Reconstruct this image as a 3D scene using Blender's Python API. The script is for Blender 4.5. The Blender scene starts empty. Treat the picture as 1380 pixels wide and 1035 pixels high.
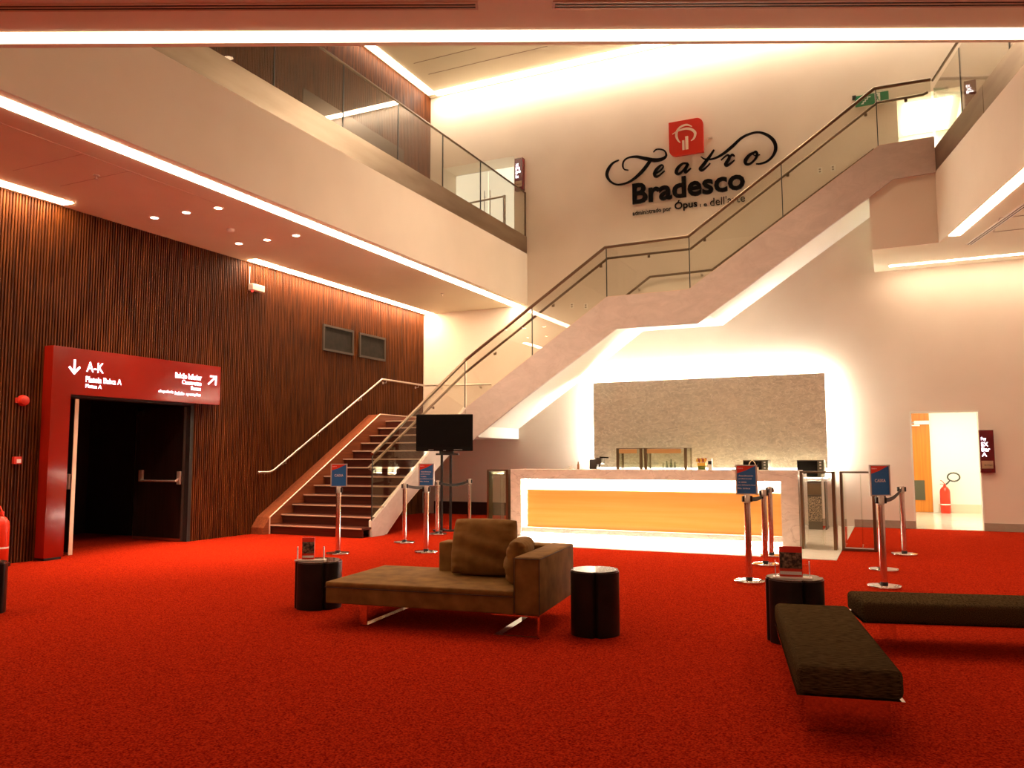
import bpy, bmesh, math, random
from mathutils import Vector, Matrix
random.seed(7)
PI = math.pi
S = bpy.context.scene
COL = S.collection

# ------------------------------------------------------------------ camera, world, exposure
H, YAW, PITCH, ROLL, F = 1.40, math.radians(25.282), math.radians(5.124), math.radians(-.153), 1082.87
fw = Vector((-math.sin(YAW)*math.cos(PITCH), math.cos(YAW)*math.cos(PITCH), math.sin(PITCH)))
rt = Vector((math.cos(YAW), math.sin(YAW), 0)); up = rt.cross(fw)
R_ = rt*math.cos(ROLL)+up*math.sin(ROLL); U_ = -rt*math.sin(ROLL)+up*math.cos(ROLL)
cam = bpy.data.objects.new('camera', bpy.data.cameras.new('camera')); COL.objects.link(cam)
cam.data.sensor_width = 36; cam.data.lens = F/1380*36; cam.data.clip_start = .05; cam.data.clip_end = 200
m = Matrix.Identity(4)
for i in range(3):
    m[i][0], m[i][1], m[i][2] = R_[i], U_[i], -fw[i]
m.translation = Vector((0, 0, H)); cam.matrix_world = m
S.camera = cam
w = bpy.data.worlds.new('world'); S.world = w; w.use_nodes = True
w.node_tree.nodes['Background'].inputs[0].default_value = (1, .62, .38, 1)
w.node_tree.nodes['Background'].inputs[1].default_value = .02
vs = S.view_settings
vs.view_transform = 'Standard'; vs.look = 'None'; vs.gamma = 1; vs.use_curve_mapping = False
EXPOSURE = 0.45
vs.exposure = EXPOSURE
WARM = (1, .75, .52); BARC = (1, .95, .80)
STRIP = 22.0      # radiance of the recessed warm strips
HALL = .40        # power scale of the added, unseen downlights in the high ceiling
# key planes of the place
XL, YB, ZC, ZU, XF = -10.63, 17.30, 4.985, 10.64, -7.77
XU = -10.46
XS, YO = -8.28, 15.20
ANG = math.radians(25.1)

# ------------------------------------------------------------------ materials
def mat(name, col, rough=.5, metal=0, emit=None, strength=0, spec=.5, coat=0, trans=0):
    m = bpy.data.materials.new(name); m.use_nodes = True
    b = m.node_tree.nodes['Principled BSDF']
    b.inputs['Base Color'].default_value = (*col, 1)
    b.inputs['Roughness'].default_value = rough; b.inputs['Metallic'].default_value = metal
    b.inputs['Specular IOR Level'].default_value = spec
    b.inputs['Coat Weight'].default_value = coat
    b.inputs['Transmission Weight'].default_value = trans
    if emit:
        b.inputs['Emission Color'].default_value = (*emit, 1); b.inputs['Emission Strength'].default_value = strength
    return m
def noisy(m, c1, c2, scale, detail=4, stretch=(1, 1, 1), bump=0, lo=.35, hi=.65, kind='noise', dist=0, bdist=.01):
    """base colour between c1 and c2 by a noise in object space; optional bump"""
    nt = m.node_tree; n = nt.nodes; L = nt.links; b = n['Principled BSDF']
    tc = n.new('ShaderNodeTexCoord'); mp = n.new('ShaderNodeMapping'); mp.inputs['Scale'].default_value = stretch
    L.new(tc.outputs['Object'], mp.inputs[0])
    t = n.new('ShaderNodeTexNoise'); t.inputs['Scale'].default_value = scale; t.inputs['Detail'].default_value = detail
    t.inputs['Distortion'].default_value = dist
    L.new(mp.outputs[0], t.inputs[0])
    r = n.new('ShaderNodeValToRGB'); r.color_ramp.elements[0].position = lo; r.color_ramp.elements[1].position = hi
    r.color_ramp.elements[0].color = (*c1, 1); r.color_ramp.elements[1].color = (*c2, 1)
    L.new(t.outputs[0], r.inputs[0]); L.new(r.outputs[0], b.inputs['Base Color'])
    if bump:
        bp = n.new('ShaderNodeBump'); bp.inputs['Strength'].default_value = bump; bp.inputs['Distance'].default_value = bdist
        L.new(t.outputs[0], bp.inputs['Height']); L.new(bp.outputs[0], b.inputs['Normal'])
    return m
def marble(name, base, vein, rough, scale=1.2, dark=.5):
    m = mat(name, base, rough)
    nt = m.node_tree; n = nt.nodes; L = nt.links; b = n['Principled BSDF']
    tc = n.new('ShaderNodeTexCoord')
    mp = n.new('ShaderNodeMapping'); mp.inputs['Rotation'].default_value = (.3, .7, .5); mp.inputs['Scale'].default_value = (1, 1, 1.8)
    L.new(tc.outputs['Object'], mp.inputs[0])
    t = n.new('ShaderNodeTexNoise'); t.inputs['Scale'].default_value = scale*2.4; t.inputs['Detail'].default_value = 9; t.inputs['Distortion'].default_value = 1.4
    t.inputs['Roughness'].default_value = .68
    L.new(mp.outputs[0], t.inputs[0])
    t2 = n.new('ShaderNodeTexNoise'); t2.inputs['Scale'].default_value = scale; t2.inputs['Detail'].default_value = 7; t2.inputs['Distortion'].default_value = 2.2
    L.new(mp.outputs[0], t2.inputs[0])
    r = n.new('ShaderNodeValToRGB'); e = r.color_ramp.elements
    e[0].position = .30; e[0].color = (*[base[i]*(1-dark*.45) for i in range(3)], 1); e[1].position = .68; e[1].color = (*base, 1)
    L.new(t.outputs[0], r.inputs[0])
    r2 = n.new('ShaderNodeValToRGB'); e = r2.color_ramp.elements
    e[0].position = .485; e[0].color = (0, 0, 0, 1); e[1].position = .5; e[1].color = (1, 1, 1, 1)
    x = e.new(.515); x.color = (0, 0, 0, 1)
    L.new(t2.outputs[0], r2.inputs[0])
    mul = n.new('ShaderNodeMath'); mul.operation = 'MULTIPLY'; mul.inputs[1].default_value = dark
    L.new(r2.outputs[0], mul.inputs[0])
    mx = n.new('ShaderNodeMixRGB'); mx.inputs[2].default_value = (*vein, 1)
    L.new(mul.outputs[0], mx.inputs[0]); L.new(r.outputs[0], mx.inputs[1]); L.new(mx.outputs[0], b.inputs['Base Color'])
    return m
def glassy(name, tint, refl=1.0):
    m = bpy.data.materials.new(name); m.use_nodes = True
    nt = m.node_tree; n = nt.nodes; L = nt.links; n.remove(n['Principled BSDF']); out = n['Material Output']
    tr = n.new('ShaderNodeBsdfTransparent'); tr.inputs[0].default_value = (*tint, 1)
    gl = n.new('ShaderNodeBsdfGlossy'); gl.inputs['Roughness'].default_value = .01; gl.inputs[0].default_value = (refl, refl, refl, 1)
    fr = n.new('ShaderNodeFresnel')
    ge = n.new('ShaderNodeNewGeometry'); io = n.new('ShaderNodeMapRange'); io.inputs['To Min'].default_value = 1.5; io.inputs['To Max'].default_value = 1/1.5
    L.new(ge.outputs['Backfacing'], io.inputs['Value']); L.new(io.outputs[0], fr.inputs[0])
    mx = n.new('ShaderNodeMixShader'); L.new(fr.outputs[0], mx.inputs[0]); L.new(tr.outputs[0], mx.inputs[1]); L.new(gl.outputs[0], mx.inputs[2])
    L.new(mx.outputs[0], out.inputs[0]); return m

CREAM = noisy(mat('cream_plaster', (.8, .72, .62), .75), (.78, .70, .60), (.83, .75, .65), .8, 3)
CEIL = noisy(mat('ceiling_paint', (.8, .7, .6), .8), (.72, .66, .50), (.77, .71, .54), .6, 3)
CARPET = noisy(mat('red_carpet', (.5, .03, .015), .95, spec=0), (.17, .006, .002), (.42, .028, .008), 95, 5, (1, 1, 1), .7, .36, .64, bdist=.02)
WOOD = noisy(mat('slat_walnut', (.16, .06, .025), .5, spec=.14), (.045, .011, .0025), (.15, .042, .008), 5, 5, (6, 6, .35), .05)
WOODB = mat('slat_backing', (.012, .006, .004), .8)
STAIRW = noisy(mat('stair_mahogany', (.13, .03, .014), .3), (.050, .010, .006), (.10, .022, .011), 4, 5, (.4, 8, 8))
CURBW = noisy(mat('curb_mahogany', (.2, .06, .025), .35), (.20, .05, .02), (.30, .085, .03), 4, 5, (8, .4, 8))
NOSE = mat('pale_nosing', (.75, .55, .42), .35, .3)
RAILM = mat('bronzed_steel_rail', (.17, .12, .08), .32, 1)
STEEL = mat('brushed_steel', (.62, .56, .50), .28, 1)
STEELB = noisy(mat('satin_steel_cladding', (.62, .54, .46), .34, 1), (.32, .26, .195), (.40, .33, .25), 1.2, 3, (1, .6, 4))
BARM = mat('satin_door_hardware', (.72, .66, .58), .5, .6)
TUBE = mat('satin_chrome_tube', (.84, .78, .74), .16, 1)
CHROME = mat('chrome', (.78, .76, .74), .06, 1)
BRONZE = mat('bronze_metal', (.20, .145, .085), .28, 1)
SHADEP = mat('shade_sheet', (.05, .03, .018), .3, .6)
MARB = marble('pink_white_marble', (.80, .67, .60), (.42, .30, .26), .22, 1.1, .55)
MARBS = marble('stair_marble', (.68, .58, .54), (.55, .44, .40), .35, .8, .4)
PANELM = marble('grey_tan_marble', (.78, .72, .60), (.90, .86, .76), .16, 2.6, .85)
MARBF = marble('white_marble_floor', (.80, .74, .64), (.5, .44, .36), .12, 1.0, .3)
GREYM = marble('grey_marble_base', (.40, .34, .27), (.3, .25, .2), .3, 1.5, .4)
GLASS = glassy('railing_glass', (.87, .86, .82))
CLEAR = glassy('clear_acrylic', (.97, .97, .96))
SHOWG = glassy('display_glass', (.88, .90, .84))
GAP = mat('glass_edge', (.03, .035, .03), .4)
RED = noisy(mat('glossy_red_panel', (.5, .02, .01), .10, spec=.25), (.22, .008, .003), (.25, .009, .004), 1.2, 2, bump=.25, bdist=.02)
REDM = mat('matt_red', (.6, .03, .015), .35)
EXTR = mat('extinguisher_red', (.75, .035, .01), .28)
MAROON = mat('maroon_sign', (.13, .008, .012), .2)
TAN = mat('tan_plate', (.45, .30, .19), .5)
BLACK = mat('black_gloss', (.004, .004, .004), .15, spec=.2)
BLACKM = mat('black_matt', (.012, .011, .010), .55)
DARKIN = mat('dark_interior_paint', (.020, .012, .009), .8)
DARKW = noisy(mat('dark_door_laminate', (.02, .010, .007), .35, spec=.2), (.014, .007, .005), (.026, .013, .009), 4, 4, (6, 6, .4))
LETTER = mat('black_lettering', (.004, .004, .004), .4, spec=.12)
LOGOR = mat('emblem_red', (.62, .022, .010), .35)
LOGOW = mat('emblem_cream', (.85, .72, .60), .6)
GLOW = mat('lit_lettering', (1, 1, 1), .5, emit=(.92, .86, 1), strength=2.4)
ORANGE = noisy(mat('orange_veneer', (.85, .40, .07), .45), (.88, .42, .09), (.94, .48, .13), 2.2, 5, (.25, 6, 7))
DOORW = noisy(mat('orange_wood_door', (.75, .28, .03), .4), (.50, .15, .010), (.60, .20, .018), 3, 4, (8, 8, .4))
WHITEP = mat('white_paint', (.86, .84, .76), .5)
SUEDE = noisy(mat('olive_brown_velvet', (.20, .11, .035), .85, spec=.15), (.125, .060, .012), (.225, .115, .028), 7, 6, (1, 1, 1), .25, .3, .7)
SUEDE.node_tree.nodes['Principled BSDF'].inputs['Sheen Weight'].default_value = .0
PIPE = mat('dark_piping', (.05, .025, .010), .8)
BFAB = noisy(mat('dark_brown_weave', (.075, .048, .024), .9, spec=0), (.022, .014, .006), (.080, .050, .022), 26, 4, (7, .8, 7), .3)
DRUM = noisy(mat('black_lacquer_drum', (.010, .008, .007), .3, spec=.2), (.008, .006, .005), (.015, .011, .009), 6, 3)
DRUMT = mat('drum_top_lacquer', (.10, .085, .075), .16, .3, coat=.6)
BLUE = mat('poster_blue', (.012, .15, .46), .35)
POSTR = mat('poster_red', (.70, .035, .012), .4)
WHITEI = mat('white_print', (.85, .84, .84), .5)
ALU = mat('aluminium_frame', (.62, .58, .55), .35, .8)
BELT = mat('black_belt', (.008, .008, .008), .6)
SCREEN = mat('screen_black', (.003, .003, .003), .10, spec=.15)
GREEN = mat('exit_green', (.006, .14, .05), .4, emit=(.01, .3, .1), strength=.12)
RUBBER = mat('grey_rubber_hose', (.06, .06, .05), .5)
PLANTG = noisy(mat('leaf_green', (.10, .16, .02), .5), (.05, .10, .01), (.20, .22, .02), 30, 3)
TULIP = mat('tulip_red', (.35, .05, .02), .5)
YELL = mat('yellow_petal', (.75, .45, .05), .5)
PHOTO = noisy(mat('dark_photo_print', (.05, .04, .035), .4), (.012, .010, .010), (.35, .22, .14), 38, 5, lo=.45, hi=.7)
GRILLE = noisy(mat('mesh_grille', (.12, .09, .05), .5), (.03, .02, .012), (.35, .27, .17), 60, 1, lo=.48, hi=.52)
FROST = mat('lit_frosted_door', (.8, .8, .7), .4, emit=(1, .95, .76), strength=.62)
def lit(name, col, s):
    return mat(name, (1, 1, 1), .5, emit=col, strength=s)
EW = lit('warm_strip_emitter', WARM, STRIP)
EWN = lit('near_strip_emitter', WARM, STRIP*.2)
EWH = lit('added_strip_emitter', WARM, STRIP*.22)
EWU = lit('upper_cove_emitter', (1, .80, .61), STRIP*1.35)
EWV = lit('upper_wood_cove_emitter', WARM, STRIP*.6)
EWL = lit('wood_wall_strip_emitter', (1, .66, .40), STRIP*2.2)
EBAR = lit('bar_cove_emitter', BARC, 150)
ECNT = lit('counter_glow_emitter', (1, .90, .80), 5)
EDL = lit('downlight_emitter', (1, .75, .5), 40)
EPAN = lit('added_downlight_emitter', (1, .66, .40), 8)
ECOR = lit('corridor_lamp_emitter', (1, .90, .66), 6)

# ------------------------------------------------------------------ mesh helpers (world coordinates unless the parent is local)
def NB(): return bmesh.new()
def add_box(bm, x0, x1, y0, y1, z0, z1, mtx=None, bev=0, seg=2):
    r = bmesh.ops.create_cube(bm, size=1)
    vs_ = r['verts']
    for v in vs_:
        v.co = Vector(((x0+x1)/2+v.co.x*(x1-x0), (y0+y1)/2+v.co.y*(y1-y0), (z0+z1)/2+v.co.z*(z1-z0)))
    if bev:
        es = list({e for v in vs_ for e in v.link_edges})
        rr = bmesh.ops.bevel(bm, geom=es, offset=bev, segments=seg, profile=.5, affect='EDGES')
        vs_ = list({v for f in rr['faces'] for v in f.verts} | {v for v in vs_ if v.is_valid})
    if mtx is not None: bmesh.ops.transform(bm, matrix=mtx, verts=vs_)
    return bm
def bx(*a, **k): return add_box(NB(), *a, **k)
def add_prism(bm, pts, fn, d0, d1):
    """polygon pts (2d) extruded between d0 and d1; fn(a,b,d)->xyz"""
    a = [bm.verts.new(fn(p[0], p[1], d0)) for p in pts]; b = [bm.verts.new(fn(p[0], p[1], d1)) for p in pts]
    bm.faces.new(a); bm.faces.new(list(reversed(b)))
    n = len(pts)
    for i in range(n): bm.faces.new((a[i], b[i], b[(i+1) % n], a[(i+1) % n]))
    bmesh.ops.recalc_face_normals(bm, faces=bm.faces[:]); return bm
XZ = lambda a, b, d: (a, d, b)
YZ = lambda a, b, d: (d, a, b)
XY = lambda a, b, d: (a, b, d)
def add_tube(bm, pts, r, seg=10, flat=None):
    """swept tube through pts; r float or list; flat=(wscale,hscale)"""
    pts = [Vector(p) for p in pts]; n = len(pts); rings = []
    prev = None
    for i, p in enumerate(pts):
        d = (pts[min(i+1, n-1)]-pts[max(i-1, 0)])
        if d.length < 1e-9: d = Vector((0, 0, 1))
        d.normalize()
        if 0 < i < n-1:
            a = (pts[i]-pts[i-1]).normalized(); b = (pts[i+1]-pts[i]).normalized(); d = (a+b).normalized() if (a+b).length > 1e-6 else a
        ref = Vector((0, 0, 1)) if abs(d.z) < .9 else Vector((1, 0, 0))
        if prev is not None:
            u = (prev - d*prev.dot(d))
            u = u.normalized() if u.length > 1e-6 else d.cross(ref).normalized()
        else: u = d.cross(ref).normalized()
        prev = u; v = d.cross(u)
        rr = r[i] if isinstance(r, (list, tuple)) else r
        if 0 < i < n-1:
            c = max(.5, (pts[i]-pts[i-1]).normalized().dot(d))
        else: c = 1
        ring = []
        for k in range(seg):
            t = 2*PI*k/seg
            ring.append(bm.verts.new(p+u*math.cos(t)*rr/c**.5+v*math.sin(t)*rr/c**.5))
        rings.append(ring)
    for i in range(n-1):
        for k in range(seg): bm.faces.new((rings[i][k], rings[i][(k+1) % seg], rings[i+1][(k+1) % seg], rings[i+1][k]))
    bm.faces.new(list(reversed(rings[0]))); bm.faces.new(rings[-1]); return bm
def tb(pts, r, seg=10): return add_tube(NB(), pts, r, seg)
def add_cyl(bm, c, r, z0, z1, seg=32): return add_lathe(bm, c, [(0, z0), (r, z0), (r, z1), (0, z1)], seg)
def add_lathe(bm, c, prof, seg=32):
    rings = []
    for rr, z in prof:
        if rr < 1e-6: rings.append([bm.verts.new((c[0], c[1], c[2]+z if len(c) > 2 else z))])
        else: rings.append([bm.verts.new((c[0]+rr*math.cos(2*PI*k/seg), c[1]+rr*math.sin(2*PI*k/seg), (c[2] if len(c) > 2 else 0)+z)) for k in range(seg)])
    for a, b in zip(rings, rings[1:]):
        if len(a) == 1 and len(b) == 1: continue
        for k in range(seg):
            k2 = (k+1) % seg
            if len(a) == 1: bm.faces.new((a[0], b[k2], b[k]))
            elif len(b) == 1: bm.faces.new((a[k], a[k2], b[0]))
            else: bm.faces.new((a[k], a[k2], b[k2], b[k]))
    return bm
def root_of(o):
    while o.parent: o = o.parent
    return o
def obj(name, bm, material, parent=None, smooth=None, local=False):
    """ONE mesh object; coordinates are world ones and are brought into the parent's frame"""
    me = bpy.data.meshes.new(name)
    o = bpy.data.objects.new(name, me); COL.objects.link(o)
    bmesh.ops.recalc_face_normals(bm, faces=bm.faces[:])
    if parent is not None:
        r = root_of(parent)
        if not local:
            M = Matrix.Translation(r.location) @ Matrix.Rotation(r.rotation_euler.z, 4, 'Z')
            bmesh.ops.transform(bm, matrix=M.inverted(), verts=bm.verts[:])
        o.parent = parent
    else:
        xs = [v.co for v in bm.verts]
        c = Vector(((min(v.x for v in xs)+max(v.x for v in xs))/2, (min(v.y for v in xs)+max(v.y for v in xs))/2, min(v.z for v in xs)))
        bmesh.ops.translate(bm, vec=-c, verts=bm.verts[:]); o.location = c
    if smooth is not None:
        for f in bm.faces: f.smooth = True
        bm.edges.ensure_lookup_table()
        for e in bm.edges:
            if len(e.link_faces) == 2 and e.calc_face_angle(0) > smooth: e.smooth = False
    bm.to_mesh(me); bm.free(); me.materials.append(material)
    return o
SM = math.radians(40)
def tag(o, label, cat, group=None):
    o['label'] = label; o['category'] = cat
    if group: o['group'] = group
    return o
def thing(name, label, cat, loc=(0, 0, 0), rotz=0, group=None):
    o = bpy.data.objects.new(name, None); COL.objects.link(o); o.empty_display_size = .1
    o.location = loc; o.rotation_euler = (0, 0, rotz); return tag(o, label, cat, group)
def struct(name, bm, material, smooth=None):
    o = obj(name, bm, material, None, smooth); o['kind'] = 'structure'; return o
def copy_tree(o, parent=None):
    c = o.copy(); COL.objects.link(c); c.parent = parent
    for ch in o.children: copy_tree(ch, c)
    return c
def text_bm(body, org, right, upv, nrm, x1, z1, depth=.004, bold=0, shear=0, spacing=1.0):
    """text mesh fitted into a rectangle of width x1 and height z1 standing at org (lower left)"""
    cu = bpy.data.curves.new('t', 'FONT'); cu.body = body; cu.size = 1; cu.extrude = .02; cu.offset = bold; cu.shear = shear; cu.resolution_u = 3
    cu.space_character = spacing
    to = bpy.data.objects.new('t', cu); COL.objects.link(to); bpy.context.view_layer.update()
    me = bpy.data.meshes.new_from_object(to.evaluated_get(bpy.context.evaluated_depsgraph_get()))
    bm = NB(); bm.from_mesh(me); COL.objects.unlink(to); bpy.data.objects.remove(to); bpy.data.curves.remove(cu); bpy.data.meshes.remove(me)
    a0 = min(v.co.x for v in bm.verts); a1 = max(v.co.x for v in bm.verts); b0 = min(v.co.y for v in bm.verts); b1 = max(v.co.y for v in bm.verts)
    org, right, upv, nrm = Vector(org), Vector(right), Vector(upv), Vector(nrm)
    for v in bm.verts:
        u = (v.co.x-a0)/(a1-a0)*x1; t = (v.co.y-b0)/(b1-b0)*z1; d = (v.co.z+.02)/.04*depth
        v.co = org+right*u+upv*t+nrm*d
    return bm
def merge(bms):
    out = NB()
    for b in bms:
        me = bpy.data.meshes.new('tmp'); b.to_mesh(me); b.free(); out.from_mesh(me); bpy.data.meshes.remove(me)
    return out
def spot(name, loc, target, power, size, col, parent=None, blend=.6, rad=.05):
    l = bpy.data.lights.new(name, 'SPOT'); l.energy = power; l.spot_size = size; l.spot_blend = blend; l.color = col; l.shadow_soft_size = rad
    o = bpy.data.objects.new(name, l); COL.objects.link(o)
    d = (Vector(target)-Vector(loc)).normalized()
    o.rotation_euler = d.to_track_quat('-Z', 'Y').to_euler()
    if parent is not None: o.parent = parent; o.location = Vector(loc)-parent.location
    else: o.location = loc
    return o

# ------------------------------------------------------------------ the shell
J = (2.303, 8.51)
A_, B_ = (.86, 15.24), (1.62, 11.68)
struct('floor', bx(-14, 6, -4, 17.3, -.1, 0), CARPET)
struct('floor_bar', bx(-6.25, -.74, 11.69, 17.3, 0, .006), MARBF)

# left wall of vertical slats, with the opening of the auditorium door
DY0, DY1, DZ = 7.60, 9.90, 2.29
b = NB(); add_box(b, XL-.25, XL-.055, -4, DY0, 0, ZC+.02); add_box(b, XL-.25, XL-.055, DY1, YB, 0, ZC+.02); add_box(b, XL-.25, XL-.055, DY0, DY1, DZ, ZC+.02)
pitch = .043
y = -4+.01
while y < YB-.03:
    z0 = 0
    if 7.30 < y < 10.30: z0 = 2.94 if y > 7.6 else 0
    if y > 9.9: z0 = 0
    add_box(b, XL-.056, XL, y, y+.022, z0, ZC)
    y += pitch
wl = struct('wall_left', b, WOOD)
wl.data.materials.append(WOODB)
for p in wl.data.polygons:
    c = p.center
    if c.x+wl.location.x < XL-.0551: p.material_index = 1
# upper wood wall
b = NB(); add_box(b, XU-.3, XU-.022, 2, YB, 6.3, ZU)
y = 2.01
while y < YB-.03:
    add_box(b, XU-.024, XU, y, y+.030, 6.3, ZU); y += .043
struct('wall_left_upper', b, WOOD)
# back wall with its three openings
b = NB()
T0, T1 = YB, YB+.22
holes = [(.335, 1.47, 0, 2.225), (-10.08, -8.10, 6.3, 8.72), (.35, 1.50, 6.45, 8.52)]
xs_ = sorted({-10.95, 6.0} | {h[0] for h in holes} | {h[1] for h in holes}); zs_ = sorted({0, ZU} | {h[2] for h in holes} | {h[3] for h in holes})
for i in range(len(xs_)-1):
    for j in range(len(zs_)-1):
        cx, cz = (xs_[i]+xs_[i+1])/2, (zs_[j]+zs_[j+1])/2
        if any(h[0] < cx < h[1] and h[2] < cz < h[3] for h in holes): continue
        add_box(b, xs_[i], xs_[i+1], T0, T1, zs_[j], zs_[j+1])
bmesh.ops.remove_doubles(b, verts=b.verts[:], dist=1e-4)
# drop interior faces
seen = {}
for f in b.faces:
    k = tuple(round(c, 3) for c in f.calc_center_median()); seen.setdefault(k, []).append(f)
bmesh.ops.delete(b, geom=[f for fs in seen.values() if len(fs) > 1 for f in fs], context='FACES_ONLY')
struct('wall_back', b, CREAM)
struct('wall_right', bx(6, 6.2, -4, YB, 0, ZU), CREAM)
struct('wall_behind', bx(XL-.3, 6.2, -4.2, -4, 0, ZU), CREAM)
struct('baseboard_back', merge([bx(-.74, .335, YB-.02, YB, 0, .145), bx(1.47, 6, YB-.02, YB, 0, .145)]), GREYM)
struct('baseboard_under_stairs', bx(-10.3, -6.3, YB-.02, YB, 0, .3), mat('dark_base', (.03, .015, .01), .5))
# lower ceilings / mezzanine slabs
struct('ceiling_left', add_prism(NB(), [(-10.95, 3.825), (XF, 3.825), (XF, YB), (-10.95, YB)], XY, ZC, 6.30), CEIL)
struct('ceiling_near', add_prism(NB(), [(-10.95, -4), (6, -4), (6, 10.23), J, (XF, 3.825), (-10.95, 3.825)], XY, ZC, 6.30), CEIL)
struct('ceiling_right', add_prism(NB(), [(-.19, 15.26), (.86, 15.26), J, (6, 10.23), (6, YB), (-.19, YB)], XY, 5.02, 6.30), CEIL)
struct('ceiling_upper', bx(-10.95, 6.2, -4, YB+.2, ZU, ZU+.2), CEIL)
# fascia plaster on the void's sides (a slightly lighter plaster band, 1.5 cm proud)
def along(p, q, off, t, z0, z1, bm=None):
    """vertical slab standing on the plan line p-q, between offsets off and off+t to the left of p->q"""
    p, q = Vector((*p, 0)), Vector((*q, 0)); d = (q-p).normalized(); n = Vector((-d.y, d.x, 0))
    pts = [p+n*off, q+n*off, q+n*(off+t), p+n*(off+t)]
    return add_prism(bm or NB(), [(v.x, v.y) for v in pts], XY, z0, z1)
struct('wall_fascia_left', along((XF, 3.85), (XF, YB), -.015, .015, ZC-.0, 6.235), CREAM)
struct('wall_fascia_right', along(J, A_, 0, .015, 5.0, 6.235), CREAM)
struct('wall_fascia_landing', bx(-.20, .86, 15.245, 15.262, 5.0, 6.30), CREAM)
# fine grooves in the left ceiling
g = NB()
add_box(g, -8.545, -8.535, 4.0, 8.3, ZC-.003, ZC+.01)
for yy in (5.1, 6.19, 6.83): add_box(g, -9.85, -8.54, yy, yy+.01, ZC-.003, ZC+.01)
struct('trim_ceiling_joint', g, mat('joint_tone', (.55, .42, .32), .8))
g = NB()
add_box(g, -9.86, -8.2, 15.48, 15.50, ZU-.004, ZU); add_box(g, -9.83, -6.7, 16.10, 16.12, ZU-.004, ZU)
struct('trim_upper_slot', g, mat('slot_tone', (.35, .25, .17), .8))

# ------------------------------------------------------------------ light strips and ceiling fixtures
def strip(name, label, bm, m, group='recessed linear lights'):
    return tag(obj(name, bm, m), label, 'light strip', group)
strip('light_strip', 'long recessed warm light strip along the edge of the left balcony ceiling', bx(-8.11, -7.90, 3.9, 17.28, ZC-.010, ZC-.0005), EW)
strip('light_strip', 'recessed warm light strip over the slatted wall, behind the stair foot', bx(-10.54, -10.34, 11.0, 17.27, ZC-.010, ZC-.0005), EWL)
strip('light_strip', 'short recessed warm light strip over the slatted wall at the far left', bx(-10.54, -10.34, -1, 7.38, ZC-.010, ZC-.0005), EWL)
e = Vector((math.cos(ANG), math.sin(ANG), 0)); nn = Vector((math.sin(ANG), -math.cos(ANG), 0)); P0 = Vector((-2.874, 6.104, 0))
def edge_strip(s0, s1, o0, o1, z0, z1, bm=None):
    pts = [P0+e*s0+nn*o0, P0+e*s1+nn*o0, P0+e*s1+nn*o1, P0+e*s0+nn*o1]
    return add_prism(bm or NB(), [(v.x, v.y) for v in pts], XY, z0, z1)
strip('light_strip', 'widest and nearest warm light strip, running across the whole top of the view', edge_strip(-5.2, 5.6, .08, .25, ZC-.010, ZC-.0005), EWN)
dR = (Vector((*B_, 0))-Vector((*A_, 0))).normalized()
q0 = Vector((.86, 15.24, 0))+Vector((.12, -.35, 0)); q1 = q0+dR*6.2
strip('light_strip', 'slanting warm light strip on the underside of the right balcony', along((q0.x, q0.y), (q1.x, q1.y), 0, .17, 5.010, 5.0195), EW)
strip('light_strip', 'thin warm light strip in the right soffit, close to the back wall', bx(.08, 5.9, 16.78, 16.88, 5.010, 5.0195), EW)
strip('light_strip', 'added unseen warm light strip brightening the far right wall', bx(5.6, 5.85, -3.8, 10, ZC-.010, ZC-.0005), EWH)  # added out of view so the right wall bounces light inwards
strip('light_strip', 'added unseen warm light strip brightening the wall behind the viewer', bx(-10, 5.4, -3.85, -3.6, ZC-.010, ZC-.0005), EWH)  # added behind the camera to lift the near ceiling by bounce
strip('light_strip', 'upper ceiling cove light above the upper slatted wall', bx(-10.40, -10.20, 4, 17.05, ZU-.02, ZU-.001), EWV, 'cove lights of the high ceiling')
strip('light_strip', 'upper ceiling cove light washing the high back wall above the lettering', bx(-10.2, 5.8, 16.98, 17.18, ZU-.02, ZU-.001), EWU, 'cove lights of the high ceiling')

for k, (x, y) in enumerate([(-9.89, 8.376), (-9.257, 8.396), (-8.675, 8.441), (-9.833, 10.049), (-9.243, 10.076), (-8.632, 10.072)]):
    lab = ['nearest row, leftmost', 'nearest row, middle', 'nearest row, rightmost', 'farther row, leftmost', 'farther row, middle', 'farther row, rightmost'][k]
    t = thing('downlight', 'small round ceiling downlight above the red doorway, ' + lab, 'ceiling light', (x, y, ZC-.012), 0, 'downlights in the left ceiling')
    obj('trim_ring', add_lathe(NB(), (x, y, ZC), [(.052, 0), (.078, 0), (.078, -.008), (.052, -.008), (.052, 0)], 24), WHITEP, t)
    obj('lens', add_lathe(NB(), (x, y, ZC), [(0, -.001), (.052, -.001), (.052, -.006), (0, -.006)], 24), EDL, t)
    spot('lamp', (x, y, ZC-.02), (x-.02, y, 0), 330, math.radians(62), (1, .62, .38), t, .9, .04)
def detector(loc, lab):
    t = thing('smoke_detector', lab, 'smoke detector', loc)
    obj('base', add_lathe(NB(), loc, [(0, 0), (.06, 0), (.06, -.02), (.045, -.04), (0, -.045)], 24), WHITEP, t, SM)
    return t
detector((-9.33, 9.35, ZC), 'white round smoke detector between the ceiling downlights')
def sprinkler(loc, lab):
    t = thing('sprinkler', lab, 'sprinkler', loc, 0, 'ceiling sprinklers')
    obj('escutcheon', add_lathe(NB(), loc, [(0, 0), (.04, 0), (.035, -.012), (.012, -.016), (0, -.016)], 20), STEEL, t, SM)
    obj('deflector', merge([add_cyl(NB(), (*loc[:2], loc[2]), .008, -.05, -.014, 10), add_cyl(NB(), (*loc[:2], loc[2]), .024, -.056, -.05, 16)]), STEEL, t)
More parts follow.
